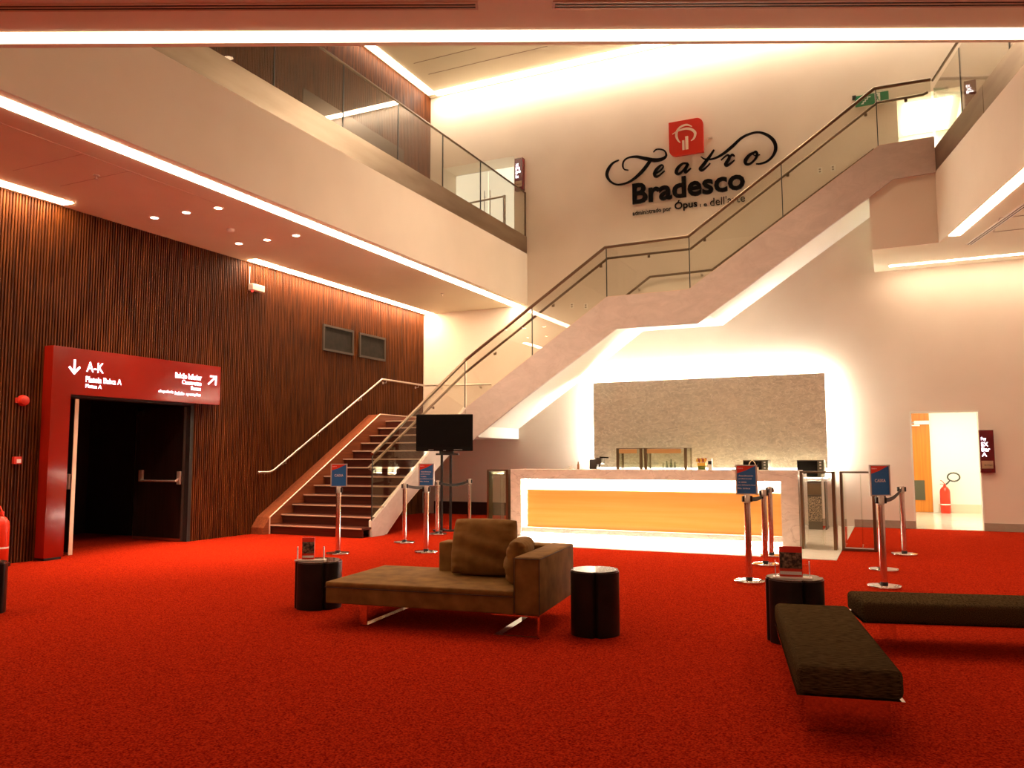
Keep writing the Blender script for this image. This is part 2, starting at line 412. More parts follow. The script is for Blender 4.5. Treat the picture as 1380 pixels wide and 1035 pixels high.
sprinkler((-9.05, 6.76, ZC), 'small dark ceiling sprinkler near the far left light strip')
sprinkler((-8.88, 15.2, ZC), 'small ceiling sprinkler between the strips near the back wall')
def diffuser(s0, s1, lab):
    c = P0+e*((s0+s1)/2)+nn*.62
    t = thing('slot_diffuser', lab, 'air vent', (c.x, c.y, ZC-.01), 0, 'linear air diffusers in the near ceiling')
    obj('frame', merge([edge_strip(s0, s1, .575, .595, ZC-.008, ZC), edge_strip(s0, s1, .66, .68, ZC-.008, ZC), edge_strip(s0, s1, .622, .634, ZC-.008, ZC), edge_strip(s0-.02, s0, .575, .68, ZC-.008, ZC), edge_strip(s1, s1+.02, .575, .68, ZC-.008, ZC)]), mat('vent_frame', (.55, .38, .26), .5), t)
    obj('slot', edge_strip(s0, s1, .595, .66, ZC-.003, ZC), BLACKM, t)
diffuser(-5.0, -.29, 'long black slot air diffuser in the near ceiling, left one')
diffuser(.345, 5.0, 'long black slot air diffuser in the near ceiling, right one')
s0 = Vector((1.296, 15.66, 0)); s1 = Vector((1.296+.2473*9*.99, 15.66-.97*9, 0))
t = thing('slot_diffuser', 'black slot air diffuser slanting along the right soffit', 'air vent', (s0.x+.9, s0.y-4, 5.01))
obj('slot', merge([along((s0.x, s0.y), (s1.x, s1.y), 0, .025, 5.012, 5.022), along((s0.x, s0.y), (s1.x, s1.y), .045, .025, 5.012, 5.022)]), BLACKM, t)
obj('frame', merge([along((s0.x, s0.y), (s1.x, s1.y), -.02, .02, 5.008, 5.022), along((s0.x, s0.y), (s1.x, s1.y), .07, .02, 5.008, 5.022), along((s0.x, s0.y), (s1.x, s1.y), .025, .02, 5.008, 5.022)]), WHITEP, t)
t = obj('access_panel', merge([bx(1.62, 3.4, 14.10, 14.11, 5.014, 5.0195), bx(1.62, 3.4, 14.95, 14.96, 5.014, 5.0195), bx(1.62, 1.63, 14.10, 14.96, 5.014, 5.0195)]), mat('panel_gap', (.35, .25, .18), .8))
tag(t, 'faint square access panel outline in the right soffit beside the slot', 'access panel')
# unseen downlights added high above the void to brighten the hall
for k, (x, y) in enumerate([(-5.6, 12.9), (-4.0, 13.4), (-2.0, 13.4), (-5.6, 10.8), (-3.6, 11.0), (-2.2, 10.8)]):
    t = thing('added_high_downlight', 'added unseen round downlight in the high ceiling, brightening the void', 'ceiling light', (x, y, ZU), 0, 'added downlights of the high ceiling')
    obj('trim_ring', add_lathe(NB(), (x, y, ZU), [(.10, 0), (.14, 0), (.14, -.012), (.10, -.012), (.10, 0)], 24), WHITEP, t)
    obj('lens', add_lathe(NB(), (x, y, ZU), [(0, -.001), (.10, -.001), (.10, -.008), (0, -.008)], 24), EPAN, t)
    spot('lamp', (x, y, ZU-.03), (x, y, 0), 1500*HALL, math.radians(105), (1, .72, .46), t, 1.0, .22)

# ------------------------------------------------------------------ balcony balustrades
GAPW = .012
def glass_quad(pts, fn, d, th=.012): return add_prism(NB(), pts, fn, d, d+th)
t = thing('balcony_railing', 'steel clad glass balustrade of the left upper balcony', 'railing', (XF, 11, 6.23))
obj('cladding', bx(XF-.10, XF+.004, 3.83, YB, 6.235, 6.66), STEELB, t)
js = [3.83, 5.3, 6.95, 8.55, 10.15, 11.75, 13.33, 14.94, YB-.02]
for a, b2 in zip(js, js[1:]):
    obj('glass_panel', bx(XF-.03, XF-.018, a+GAPW, b2-GAPW, 6.63, 7.72), GLASS, t)
    if b2 < 17: obj('joint_seal', bx(XF-.032, XF-.016, b2-GAPW, b2+GAPW, 6.63, 7.72), GAP, t)
obj('handrail', tb([(XF-.024, 3.83, 7.74), (XF-.024, YB-.03, 7.74), (XF-.024, YB-.03, 7.70), (XF-.024, YB-.03, 6.66)], .022, 12), RAILM, t, SM)
def onR(s, off=0, z=0):
    n = Vector((-dR.y, dR.x, 0)); v = Vector((*A_, 0))+dR*s+n*off; return (v.x, v.y, z)
t = thing('balcony_railing', 'steel clad glass balustrade of the right upper balcony at the stair head', 'railing', onR(3, 0, 6.23))
def onRbox(s0, s1, o0, o1, z0, z1):
    return add_prism(NB(), [onR(s0, o0)[:2], onR(s1, o0)[:2], onR(s1, o1)[:2], onR(s0, o1)[:2]], XY, z0, z1)
obj('cladding', merge([onRbox(0, 2.42, -.004, .10, 6.235, 6.66), onRbox(2.44, 6.7, -.004, .10, 6.235, 6.66)]), STEELB, t)
for a, b2 in ((.02, 1.42), (1.44, 3.4), (3.42, 5.2), (5.22, 6.6)):
    obj('glass_panel', onRbox(a, b2, .018, .030, 6.63, 7.72), GLASS, t)
    obj('joint_seal', onRbox(b2-.002, b2+.022, .016, .032, 6.63, 7.72), GAP, t)
obj('handrail', tb([onR(0, .024, 7.87), onR(6.7, .024, 7.74)], .022, 12), RAILM, t, SM)
# short steel barrier upstairs
t = thing('steel_barrier', 'short steel rail and post in front of the upper white doors', 'barrier', (-8.3, 17.0, 6.3))
obj('post', tb([(-8.17, 16.9, 6.3), (-8.17, 16.9, 7.62)], .035, 14), STEEL, t, SM)
obj('rail', tb([(-8.17, 16.9, 7.60), (-9.2, 16.9, 7.56)], .022, 10), BRONZE, t, SM)
t = obj('wall_panel', bx(XU, XU+.02, 12.3, 16.0, 6.35, 8.80), SHADEP)  # dark sheet standing in for the light's falloff behind the glass
tag(t, 'dark sheet added for the shade on the upper wall behind the balcony glass', 'wall panel')

# ------------------------------------------------------------------ staircase
ST = thing('staircase', 'marble sided staircase rising in three flights along the back wall', 'staircase', (XS-1, 11.8, 0))
Z1, Z2, Z3 = 2.20, 4.41, 6.60
# flight one (along the slatted wall)
NR = 13; y0 = 11.52; run = (YO-y0)/12; ri = Z1/NR
for i in range(NR-1):
    z = ri*(i+1); ya = y0+run*i
    tr = obj('tread', merge([bx(-10.33, XS-.02, ya, ya+run+.02, z-.035, z), bx(-10.33, XS-.02, ya+.025, ya+.045, z-ri, z-.03)]), STAIRW, ST)
    obj('nosing', bx(-10.33, XS-.02, ya-.022, ya, z-.022, z+.002), NOSE, tr)
lz = obj('landing', merge([bx(-10.33, XS-.052, YO+.002, YB-.003, 1.80, Z1), bx(XS-.052, -8.0, YO+.061, YB-.003, 1.80, Z1)]), WHITEP, ST)
obj('nosing', bx(-10.33, XS-.02, YO-.022, YO-.004, Z1-.022, Z1+.002), NOSE, lz); obj('riser', bx(-10.33, XS-.02, YO-.004, YO+.001, Z1-.4, Z1-.02), STAIRW, lz); obj('floor_board', bx(-10.33, XS-.02, YO, YB-.01, Z1, Z1+.003), STAIRW, lz)
# wood curb along the wall
cw = [(11.36, 0), (11.36, .12), (11.50, .30), (14.95, 2.33), (YB-.003, 2.33), (YB-.003, 1.8), (15.0, 1.8), (12.2, 0)]
cb = obj('wall_curb', add_prism(NB(), cw, YZ, XL+.004, -10.33), CURBW, ST)
obj('curb_edge', merge([tb([(-10.322, 11.50, 0.0), (-10.322, 11.50, .30), (-10.322, 14.95, 2.335), (-10.322, 17.28, 2.335)], .014, 6)]), NOSE, cb)
# outer stringer of flight one
sg = obj('stringer', add_prism(NB(), [(11.80, 0), (12.18, 0), (12.95, .55), (YO+.06, 1.86), (YO+.06, 2.46), (11.80, .262)], YZ, XS-.05, XS), MARBS, ST)
obj('stringer_cap', add_prism(NB(), [(11.785, 0), (11.80, 0), (11.80, .262), (YO+.02, 2.44), (YO+.02, 2.46), (11.785, .275)], YZ, XS-.065, XS-.02), WHITEP, sg)
obj('soffit', add_prism(NB(), [(12.2, 0), (12.34, 0), (13.0, .50), (YO, 1.80), (YO, 1.95), (12.3, .12)], YZ, -10.33, XS-.06), WHITEP, ST)
# flights two and three: sloping marble side panel
outer = [(XS, 1.63), (-8.058, 1.79), (-7.026, 2.51), (-4.874, 3.918), (-3.269, 3.905), (-.203, 5.93), (.198, 6.205), (.86, 6.22),
         (.86, 6.85), (-.001, 6.841), (-3.423, 4.578), (-5.066, 4.578), (XS, 2.44)]
obj('side_panel', add_prism(NB(), outer, XZ, YO, YO+.06), MARBS, ST)
obj('panel_cap', merge([add_prism(NB(), [(XS, 2.44), (-5.066, 4.578), (-3.423, 4.578), (-.001, 6.841), (.86, 6.852), (.86, 6.858), (-.001, 6.85), (-3.423, 4.586), (-5.066, 4.586), (XS, 2.448)], XZ, YO+.005, YO+.075)]), NOSE, ST)
def flight(x0, x1, za, zb, n=13):
    pts = []; r = (zb-za)/n; u = (x1-x0)/(n-1)
    for i in range(n-1):
        pts += [(x0+u*i, za+r*i), (x0+u*i, za+r*(i+1))]
    pts += [(x1, zb-r), (x1, zb)]
    return pts
top = [(-8.0, Z1)] + flight(-7.98, -4.95, Z1, Z2) + flight(-3.36, -.05, Z2, Z3) + [(.84, Z3)]
bot = [(.84, 6.30), (.0, 6.30), (-3.18, 4.17), (-4.93, 4.17), (-8.0, 2.04)]
obj('upper_flights', add_prism(NB(), top+bot, XZ, YO+.061, YB-.003), WHITEP, ST)
# glass balustrade of the stair
def zl(pts, x):
    for (a, za), (b2, zb) in zip(pts, pts[1:]):
        if a <= x <= b2: return za+(zb-za)*(x-a)/(b2-a)
    return pts[-1][1]
RT = [(XS, 3.476), (-5.099, 5.60), (-3.414, 5.62), (-.042, 7.90), (.85, 7.88)]
BT = [(XS, 2.44), (-5.066, 4.578), (-3.423, 4.578), (-.001, 6.841), (.86, 6.85)]
BR = thing('stair_railing', 'glass balustrade with steel handrails on the open side of the staircase', 'railing', (XS, 13, .3))
obj('glass_panel', add_prism(NB(), [(11.81, .27), (YO-.01, 2.43), (YO-.01, 3.45), (11.81, 1.42)], YZ, XS-.03, XS-.018), GLASS, BR)
obj('joint_seal', bx(XS-.03, XS-.014, YO-.008, YO+.010, 2.44, 3.45), GAP, BR)
obj('joint_seal', bx(XS-.033, XS-.015, 11.80, 11.815, .27, 1.42), GAP, BR)
jx = [XS, -6.72, -5.075, -3.40, -1.66, -.02, .855]
for a, b2 in zip(jx, jx[1:]):
    lo = [(a+GAPW, zl(BT, a+GAPW)-.03)] + [p for p in [(q, zl(BT, q)-.03) for q, _ in BT] if a+.03 < p[0] < b2-.03] + [(b2-GAPW, zl(BT, b2-GAPW)-.03)]
    hi = [(b2-GAPW, zl(RT, b2-GAPW))] + list(reversed([p for p in [(q, zl(RT, q)) for q, _ in RT] if a+.03 < p[0] < b2-.03])) + [(a+GAPW, zl(RT, a+GAPW))]
    obj('glass_panel', add_prism(NB(), lo+hi, XZ, YO+.018, YO+.030), GLASS, BR)
    if b2 < .8: obj('joint_seal', add_prism(NB(), [(b2-.009, zl(BT, b2)), (b2+.009, zl(BT, b2)), (b2+.009, zl(RT, b2)), (b2-.009, zl(RT, b2))], XZ, YO+.016, YO+.032), GAP, BR)
obj('handrail', tb([(XS-.024, 11.80, 1.44), (XS-.024, YO+.02, 3.476), (-5.099, YO+.024, 5.60), (-3.414, YO+.024, 5.62), (-.042, YO+.024, 7.90), (.85, YO+.024, 7.88)], .031, 12), RAILM, BR, SM)
low = [(XS-.09, 11.90, 1.16), (XS-.09, 11.80, 1.16), (XS-.09, 11.80, 1.20), (XS-.09, YO+.08, 3.19), (-5.07, YO+.09, 5.385), (-3.391, YO+.09, 5.388), (-.004, YO+.09, 7.656), (.72, YO+.09, 7.66), (.80, YO+.09, 7.69)]
hr = obj('lower_handrail', tb([low[0]]+low[2:], .025, 12), RAILM, BR, SM)
for (x, y, z) in [(XS-.09, 12.5, 1.61), (XS-.09, 13.9, 2.44), (-7.6, YO+.09, 3.64), (-6.25, YO+.09, 4.57), (-5.2, YO+.09, 5.29), (-4.2, YO+.09, 5.385), (-3.1, YO+.09, 5.58), (-1.55, YO+.09, 6.62), (-.2, YO+.09, 7.52), (.45, YO+.09, 7.655)]:
    g = (XS-.03, y, z-.07) if y < YO else (x, YO+.03, z-.07)
    obj('bracket', merge([tb([(x, y, z-.015), (x, y, z-.07), g], .012, 6), (bx(g[0]-.006, g[0]+.006, g[1]-.025, g[1]+.025, g[2]-.025, g[2]+.025) if y < YO else bx(g[0]-.025, g[0]+.025, g[1]-.006, g[1]+.006, g[2]-.025, g[2]+.025))]), RAILM, hr)
WR = thing('wall_handrail', 'steel handrail climbing the slatted wall beside the first flight', 'handrail', (XL+.09, 13, 1.1))
rr_ = obj('rail', tb([(XL+.09, 11.40, 1.115), (XL+.09, 11.72, 1.115), (XL+.09, 11.84, 1.16), (XL+.09, 15.33, 3.165), (XL+.09, YB-.10, 3.165), (-8.67, YB-.10, 3.12)], .02, 12), STEEL, WR, SM)
for y, z in ((12.15, 1.34), (13.1, 1.89), (14.55, 2.71), (15.5, 3.165), (16.9, 3.165)):
    obj('bracket', merge([tb([(XL+.09, y, z-.015), (XL+.09, y, z-.07), (XL+.004, y, z-.07)], .008, 6), bx(XL, XL+.008, y-.025, y+.025, z-.095, z-.045)]), STEEL, WR)
for x, z in ((-10.1, 3.155), (-9.0, 3.13)):
    obj('bracket', merge([tb([(x, YB-.1, z-.015), (x, YB-.1, z-.07), (x, YB-.004, z-.07)], .008, 6), bx(x-.025, x+.025, YB-.008, YB, z-.095, z-.045)]), STEEL, WR)
W2 = thing('wall_handrail', 'dark steel handrail on the back wall beside the upper flights, seen through glass', 'handrail', (-4, YB-.08, 5.3))
obj('rail', tb([(-7.2, YB-.09, 3.69), (-4.73, YB-.09, 5.36), (-3.36, YB-.09, 5.375), (-.1, YB-.09, 7.5)], .027, 12), RAILM, W2, SM)
for x, z in ((-6.3, 4.30), (-5.0, 5.17), (-3.6, 5.37), (-1.9, 6.32)):
    obj('bracket', merge([tb([(x, YB-.09, z-.015), (x, YB-.09, z-.07), (x, YB-.004, z-.07)], .008, 6), bx(x-.025, x+.025, YB-.008, YB, z-.095, z-.045)]), STEEL, W2)

# ------------------------------------------------------------------ auditorium doorway in red portal
PX = XL+.19
PT = thing('door_portal', 'glossy red L-shaped door surround with lit white signage', 'door surround', (XL+.1, 8.8, 0))
jamb = obj('surround', add_prism(NB(), [(7.26, .035), (7.55, .035), (7.55, 2.285), (10.33, 2.285), (10.33, 2.945), (7.26, 2.945)], YZ, XL+.004, PX), RED, PT)
obj('foot', bx(XL+.004, PX-.02, 7.28, 7.53, 0, .035), BLACKM, PT)
def wt(body, y0, y1, z0, z1, bold=.01, m=GLOW, name='lettering', par=None, shear=0):
    return obj(name, text_bm(body, (PX+.001, y0, z0), (0, 1, 0), (0, 0, 1), (1, 0, 0), y1-y0, z1-z0, .006, bold, shear), m, par or PT)
def arrow(pts_list, par, name='arrow', wdt=.028):
    bms = []
    for pts in pts_list:
        for a, b2 in zip(pts, pts[1:]):
            a, b2 = Vector(a), Vector(b2); d = (b2-a).normalized(); n = Vector((-d.y, d.x))*wdt/2
            a = a-d*wdt*.3; b2 = b2+d*wdt*.3
            bms.append(add_prism(NB(), [tuple(a+n), tuple(b2+n), tuple(b2-n), tuple(a-n)], YZ, PX+.001, PX+.007))
    return obj(name, merge(bms), GLOW, par)
arrow([[(7.585, 2.77), (7.585, 2.585)], [(7.51, 2.665), (7.585, 2.585), (7.665, 2.675)]], PT)
wt('A-K', 7.775, 8.05, 2.625, 2.77, .0)
wt('Plateia Baixa A', 7.77, 8.36, 2.475, 2.56, .002)
wt('Platea A', 7.77, 8.03, 2.395, 2.448, .002)
wt('Balcão Inferior', 9.36, 9.905, 2.675, 2.765, .004)
wt('Camarotes', 9.50, 9.90, 2.585, 2.655, .004)
wt('Boxes', 9.69, 9.895, 2.50, 2.565, .004)
wt('chapelaria', 9.04, 9.33, 2.405, 2.463, .002, shear=.15)
wt('balcão', 9.36, 9.55, 2.402, 2.458, .002, shear=.15)
wt('operações', 9.585, 9.895, 2.392, 2.452, .002, shear=.15)
arrow([[(10.06, 2.63), (10.22, 2.765)], [(10.10, 2.765), (10.225, 2.768), (10.22, 2.63)]], PT, wdt=.026)
# dark vestibule
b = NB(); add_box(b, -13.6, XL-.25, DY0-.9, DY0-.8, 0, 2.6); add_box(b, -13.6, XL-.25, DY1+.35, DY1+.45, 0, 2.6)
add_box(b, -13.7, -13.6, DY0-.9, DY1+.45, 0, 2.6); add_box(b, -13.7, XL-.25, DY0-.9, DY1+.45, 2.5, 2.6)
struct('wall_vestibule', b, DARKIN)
struct('door_frame_auditorium', merge([bx(XL-.25, XL+.0, DY0-.05, DY0+.02, 0, DZ), bx(XL-.25, XL+.0, DY1-.02, DY1+.05, 0, DZ), bx(XL-.25, XL+.0, DY0, DY1, DZ-.03, DZ+.02)]), BLACKM)
def leaf(hx, hy, ang, lab, bar):
    t = thing('door_leaf', lab, 'door', (hx, hy, 0), ang)
    pn = obj('panel', bx(0, 1.12, -.022, .022, .012, 2.24), DARKW, t, local=True)
    obj('edge_strip', merge([bx(1.12, 1.13, -.024, .024, .012, 2.24)]), STEEL, t, local=True)
    obj('hinge_edge', bx(-.014, 0, -.03, .03, .012, 2.24), NOSE if hy < 9 else STEEL, t, local=True)
    obj('kick_plate', bx(.01, 1.12, -.026, .026, .012, .05), STEEL, t, local=True)
    obj('closer', bx(.95, 1.11, .024, .05, 2.12, 2.2), STEEL, t, local=True)
    s = bar
    hb = obj('panic_bar', tb([(.06, s*.03, 1.05), (.08, s*.08, 1.0), (.90, s*.09, 1.0), (.95, s*.04, 1.05)], .016, 8), BARM, t, SM, local=True)
    obj('bar_housing', merge([bx(.02, .10, min(0, s*.05), max(0, s*.05), .94, 1.16, bev=.008), bx(.90, .99, min(0, s*.06), max(0, s*.06), .98, 1.18, bev=.008)]), BARM, hb, local=True)
    return t
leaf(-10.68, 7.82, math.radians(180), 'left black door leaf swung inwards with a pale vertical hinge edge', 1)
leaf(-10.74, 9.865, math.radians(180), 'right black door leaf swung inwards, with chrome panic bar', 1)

# objects on the slatted wall
def mount(x, y, z): return (x, y, z)
t = thing('emergency_light', 'white emergency light box with red lamp high on the slatted wall', 'emergency light', (XL, 11.28, 4.48))
obj('housing', bx(XL, XL+.12, 11.12, 11.43, 4.46, 4.58, bev=.01), WHITEP, t)
obj('indicator', add_lathe(NB(), (XL+.06, 11.17, 4.46), [(0, 0), (.022, 0), (.018, -.03), (0, -.038)], 12), mat('red_led', (.8, .02, .02), .3, emit=(1, .05, .03), strength=1.5), t)
obj('conduit', tb([(XL+.012, 11.14, 4.56), (XL+.012, 11.14, 4.90)], .009, 8), WHITEP, t)
for (a, b2, za, zb, lab) in ((13.27, 14.31, 3.60, 4.15, 'left of two dark bronze framed wall plaques on the slatted wall'), (14.53, 15.54, 3.60, 4.145, 'right of two dark bronze framed wall plaques on the slatted wall')):
    t = thing('wall_plaque', lab, 'plaque', (XL, (a+b2)/2, za), 0, 'framed plaques on the slatted wall')
    obj('frame', merge([bx(XL, XL+.04, a, b2, za, za+.045), bx(XL, XL+.04, a, b2, zb-.045, zb), bx(XL, XL+.04, a, a+.045, za+.045, zb-.045), bx(XL, XL+.04, b2-.045, b2, za+.045, zb-.045)]), mat('dark_bronze_frame', (.03, .018, .01), .5), t)
    pf = obj('plate', bx(XL, XL+.02, a+.045, b2-.045, za+.045, zb-.045), noisy(mat('dark_plate', (.03, .02, .012), .7, spec=.2), (.008, .006, .004), (.016, .012, .008), 8, 3), t)
t = thing('alarm_bell', 'small round red alarm sounder on the slatted wall left of the portal', 'alarm', (XL, 6.98, 2.10))
M_ = Matrix.Translation((XL, 6.98, 2.165)) @ Matrix.Rotation(PI/2, 4, 'Y')
g = add_lathe(NB(), (0, 0, 0), [(0, 0), (.075, 0), (.075, .03), (.06, .07), (.03, .085), (0, .087)], 28); bmesh.ops.transform(g, matrix=M_, verts=g.verts[:])
obj('dome', g, REDM, t, SM)
obj('bracket', bx(XL, XL+.03, 6.88, 6.95, 2.13, 2.20), REDM, t)
t = thing('call_point', 'square red fire call point with white label on the slatted wall', 'fire call point', (XL, 6.93, 1.31))
obj('housing', bx(XL, XL+.05, 6.88, 6.985, 1.31, 1.41, bev=.006), REDM, t)
obj('label_plate', bx(XL+.05, XL+.053, 6.915, 6.975, 1.325, 1.375), WHITEI, t)
def extinguisher(loc, rotz, lab, h=.60, r=.085, hoop=True):
    t = thing('fire_extinguisher', lab, 'fire extinguisher', loc, rotz)
    k = h/.60
    obj('cylinder', add_lathe(NB(), (0, 0, 0), [(0, 0), (r*.9, 0), (r, .02), (r, .43*k), (r*.92, .48*k), (r*.6, .525*k), (r*.3, .545*k), (r*.3, .57*k), (0, .57*k)], 28), EXTR, t, SM, local=True)
    obj('label_band', add_lathe(NB(), (0, 0, 0), [(r+.001, .17*k), (r+.001, .19*k), (r-.002, .19*k), (r-.002, .17*k), (r+.001, .17*k)], 28), WHITEI, t, SM, local=True)
    obj('valve', merge([bx(-.02, .02, -.02, .02, .56*k, .60*k, bev=.004), tb([(0, 0, .60*k), (-.05, 0, .66*k), (-.09, 0, .67*k)], .009, 8), tb([(0, 0, .585*k), (-.06, 0, .60*k), (-.10, 0, .595*k)], .008, 8)]), EXTR, t, SM, local=True)
    if hoop:
        pts = [(.02, 0, .585*k), (.07, 0, .62*k)] + [(.20+.13*math.cos(a), 0, .74*k+.10*math.sin(a)) for a in [PI+.9-i*.42 for i in range(16)]]
        obj('hose', tb(pts, .018, 8), RUBBER, t, SM, local=True)
    return t
extinguisher((-10.49, 6.70, .04), 0, 'red fire extinguisher with pale labels, cut by the left edge of the photo', .66, .095, False)
o = bpy.data.objects[-1]
t = tag(obj('extinguisher_stand', merge([add_cyl(NB(), (-10.49, 6.70), .12, 0, .04, 24)]), BLACKM), 'low black stand under the left fire extinguisher', 'stand')

# ------------------------------------------------------------------ back wall fittings and doorways
def box_room(name, x0, x1, y0, y1, z0, z1, m=WHITEP, fl=MARBF, th=.06):
    b = NB(); add_box(b, x0-th, x0, y0, y1, z0, z1); add_box(b, x1, x1+th, y0, y1, z0, z1); add_box(b, x0-th, x1+th, y1, y1+th, z0, z1); add_box(b, x0-th, x1+th, y0, y1+th, z1, z1+th)
    struct('wall_'+name, b, m)
    struct('floor_'+name, bx(x0-th, x1+th, YB+.001, y1, z0-.06, z0+.004), fl)
box_room('corridor', -.6, 3.2, T1, 22.33, 0, 2.75)
struct('baseboard_corridor', bx(.95, 3.2, 22.30, 22.33, .004, .21), GREYM if False else mat('pale_base', (.70, .60, .46), .3))
t = thing('wood_door', 'orange wooden door with dark grille at the far end of the lit corridor', 'door', (.42, 22.30, 0))
obj('panel', bx(.02, .83, 22.27, 22.31, .01, 2.18), DOORW, t)
obj('transom', bx(.02, .83, 22.275, 22.31, 2.22, 2.45), DOORW, t)
obj('grille', bx(.40, .67, 22.255, 22.272, .30, .78), mat('door_grille', (.07, .06, .03), .6), t)
obj('closer', merge([bx(.50, .83, 22.22, 22.27, 2.15, 2.24), bx(.28, .62, 22.19, 22.22, 2.11, 2.14)]), WHITEP, t)
extinguisher((1.09, 22.10, .004), 0, 'red fire extinguisher with looped hose on the corridor floor', .70, .112)
t = thing('ceiling_luminaire', 'ceiling lamp lighting the corridor behind the right doorway', 'ceiling light', (1.2, 19.5, 2.75))
obj('diffuser', bx(.3, 2.2, 18.3, 21.3, 2.72, 2.748), ECOR, t)
# door frames
struct('door_1', merge([bx(.315, .345, YB-.012, T1, 0, 2.225), bx(1.46, 1.485, YB-.012, T1, 0, 2.225), bx(.315, 1.485, YB-.012, T1, 2.205, 2.235)]), WHITEP)
# upper left doors
box_room('upper_recess', -10.08, -8.10, T1, 17.92, 6.3, 8.72, CREAM, CREAM)
t = thing('double_door', 'bright white double doors with long vertical pull bars behind the left balcony', 'door', (-9.1, 17.9, 6.3))
for s, (a, b2) in enumerate(((-10.03, -9.10), (-9.08, -8.15))):
    d = obj('leaf', bx(a, b2, 17.86, 17.90, 6.31, 8.68), FROST, t)
    x = -9.17 if s == 0 else -9.01
    obj('pull_bar', merge([tb([(x, 17.80, 7.2), (x, 17.80, 8.15)], .014, 10), tb([(x, 17.80, 8.0), (x, 17.87, 8.0)], .009, 6), tb([(x, 17.80, 7.35), (x, 17.87, 7.35)], .009, 6)]), STEEL, d, SM)
# upper right room
box_room('upper_passage', .35, 1.50, T1, 19.6, 6.5, 8.52)
t = thing('ceiling_luminaire', 'lamp in the passage behind the upper right doorway', 'ceiling light', (.9, 18.5, 8.5))
obj('diffuser', bx(.5, 1.35, 17.7, 19.4, 8.49, 8.515), lit('passage_lamp', (1, .90, .66), 9), t)
t = obj('pull_bar', tb([(.78, 19.4, 7.6), (.78, 19.4, 8.6-.25)], .02, 10), mat('brass_bar', (.6, .38, .15), .3, 1), None, SM)
tag(t, 'thin vertical brass bar inside the upper right doorway', 'door handle')
def wall_sign(x0, x1, z0, z1, lab, rows, plate=True, dep=.12, y=None):
    y = YB if y is None else y
    t = thing('wall_sign', lab, 'sign', ((x0+x1)/2, y, z0), 0, 'maroon wall signs')
    h = z1-z0
    obj('case', bx(x0, x1, y-dep, y, z0, z1, bev=.006), MAROON, t)
    n = len(rows)
    for k, r in enumerate(rows):
        zz = z1-h*.14-(k+1)*h*.12
        wd = (x1-x0)*(.35+.12*((k*7) % 3))
        obj('lettering', text_bm(r, (x0+.03, y-dep-.001, zz), (1, 0, 0), (0, 0, 1), (0, -1, 0), wd, h*.095, .003, .02), GLOW, t)
    if plate:
        p = obj('plate', bx(x0+.02, x1-.03, y-dep-.006, y-dep, z0+h*.10, z0+h*.28), TAN, t)
        obj('small_print', text_bm('serviço', (x0+.06, y-dep-.008, z0+h*.16), (1, 0, 0), (0, 0, 1), (0, -1, 0), (x1-x0)*.55, h*.035, .002, .01), LETTER, p)
    return t
wall_sign(1.45, 1.685, 1.07, 1.855, 'tall maroon lit sign on the back wall right of the lower doorway', ['Foy', 'EX', 'Bar', 'A'])
wall_sign(-8.03, -7.81, 7.80, 8.60, 'tall maroon lit sign beside the upper white double doors', ['A-K', 'Pl', 'F', 'Box'])
wall_sign(1.52, 1.72, 8.05, 8.56, 'small maroon lit sign at the upper right doorway behind the stair glass', ['EX', 'X', 'F'], False)
# green exit sign
t = thing('exit_sign', 'green emergency exit sign with stair and running figure pictograms', 'sign', (-.1, YB, 8.45))
obj('board', merge([bx(-.41, .21, YB-.03, YB, 8.46, 8.68)]), GREEN, t)
wf = [add_prism(NB(), [(-.30, 8.49), (-.25, 8.49), (-.25, 8.53), (-.21, 8.53), (-.21, 8.57), (-.17, 8.57), (-.17, 8.61), (-.12, 8.61), (-.12, 8.63), (-.19, 8.63), (-.19, 8.59), (-.23, 8.59), (-.23, 8.55), (-.27, 8.55), (-.27, 8.51), (-.30, 8.51)], XZ, YB-.034, YB-.03)]
obj('stair_pictogram', merge(wf), WHITEI, t)
obj('door_pictogram', bx(-.045, .055, YB-.034, YB-.03, 8.48, 8.67), WHITEI, t)
rf = [tb([(.0, YB-.037, 8.60), (.01, YB-.037, 8.555)], .012, 6), tb([(.01, YB-.037, 8.555), (-.02, YB-.037, 8.53), (-.03, YB-.037, 8.50)], .007, 6), tb([(.01, YB-.037, 8.555), (.025, YB-.037, 8.525), (.04, YB-.037, 8.50)], .007, 6), tb([(0, YB-.037, 8.595), (.03, YB-.037, 8.575)], .006, 6), tb([(0, YB-.037, 8.595), (-.03, YB-.037, 8.57)], .006, 6)]
hd = NB(); bmesh.ops.create_uvsphere(hd, u_segments=10, v_segments=6, radius=.013, matrix=Matrix.Translation((-.003, YB-.037, 8.63))); rf.append(hd)
obj('runner_pictogram', merge(rf), GREEN, t)
t = thing('sensor_box', 'small dark sensor box at the left end of the exit sign', 'sensor', (-.42, YB, 8.62))
obj('housing', bx(-.46, -.39, YB-.06, YB, 8.62, 8.69), BLACKM, t)
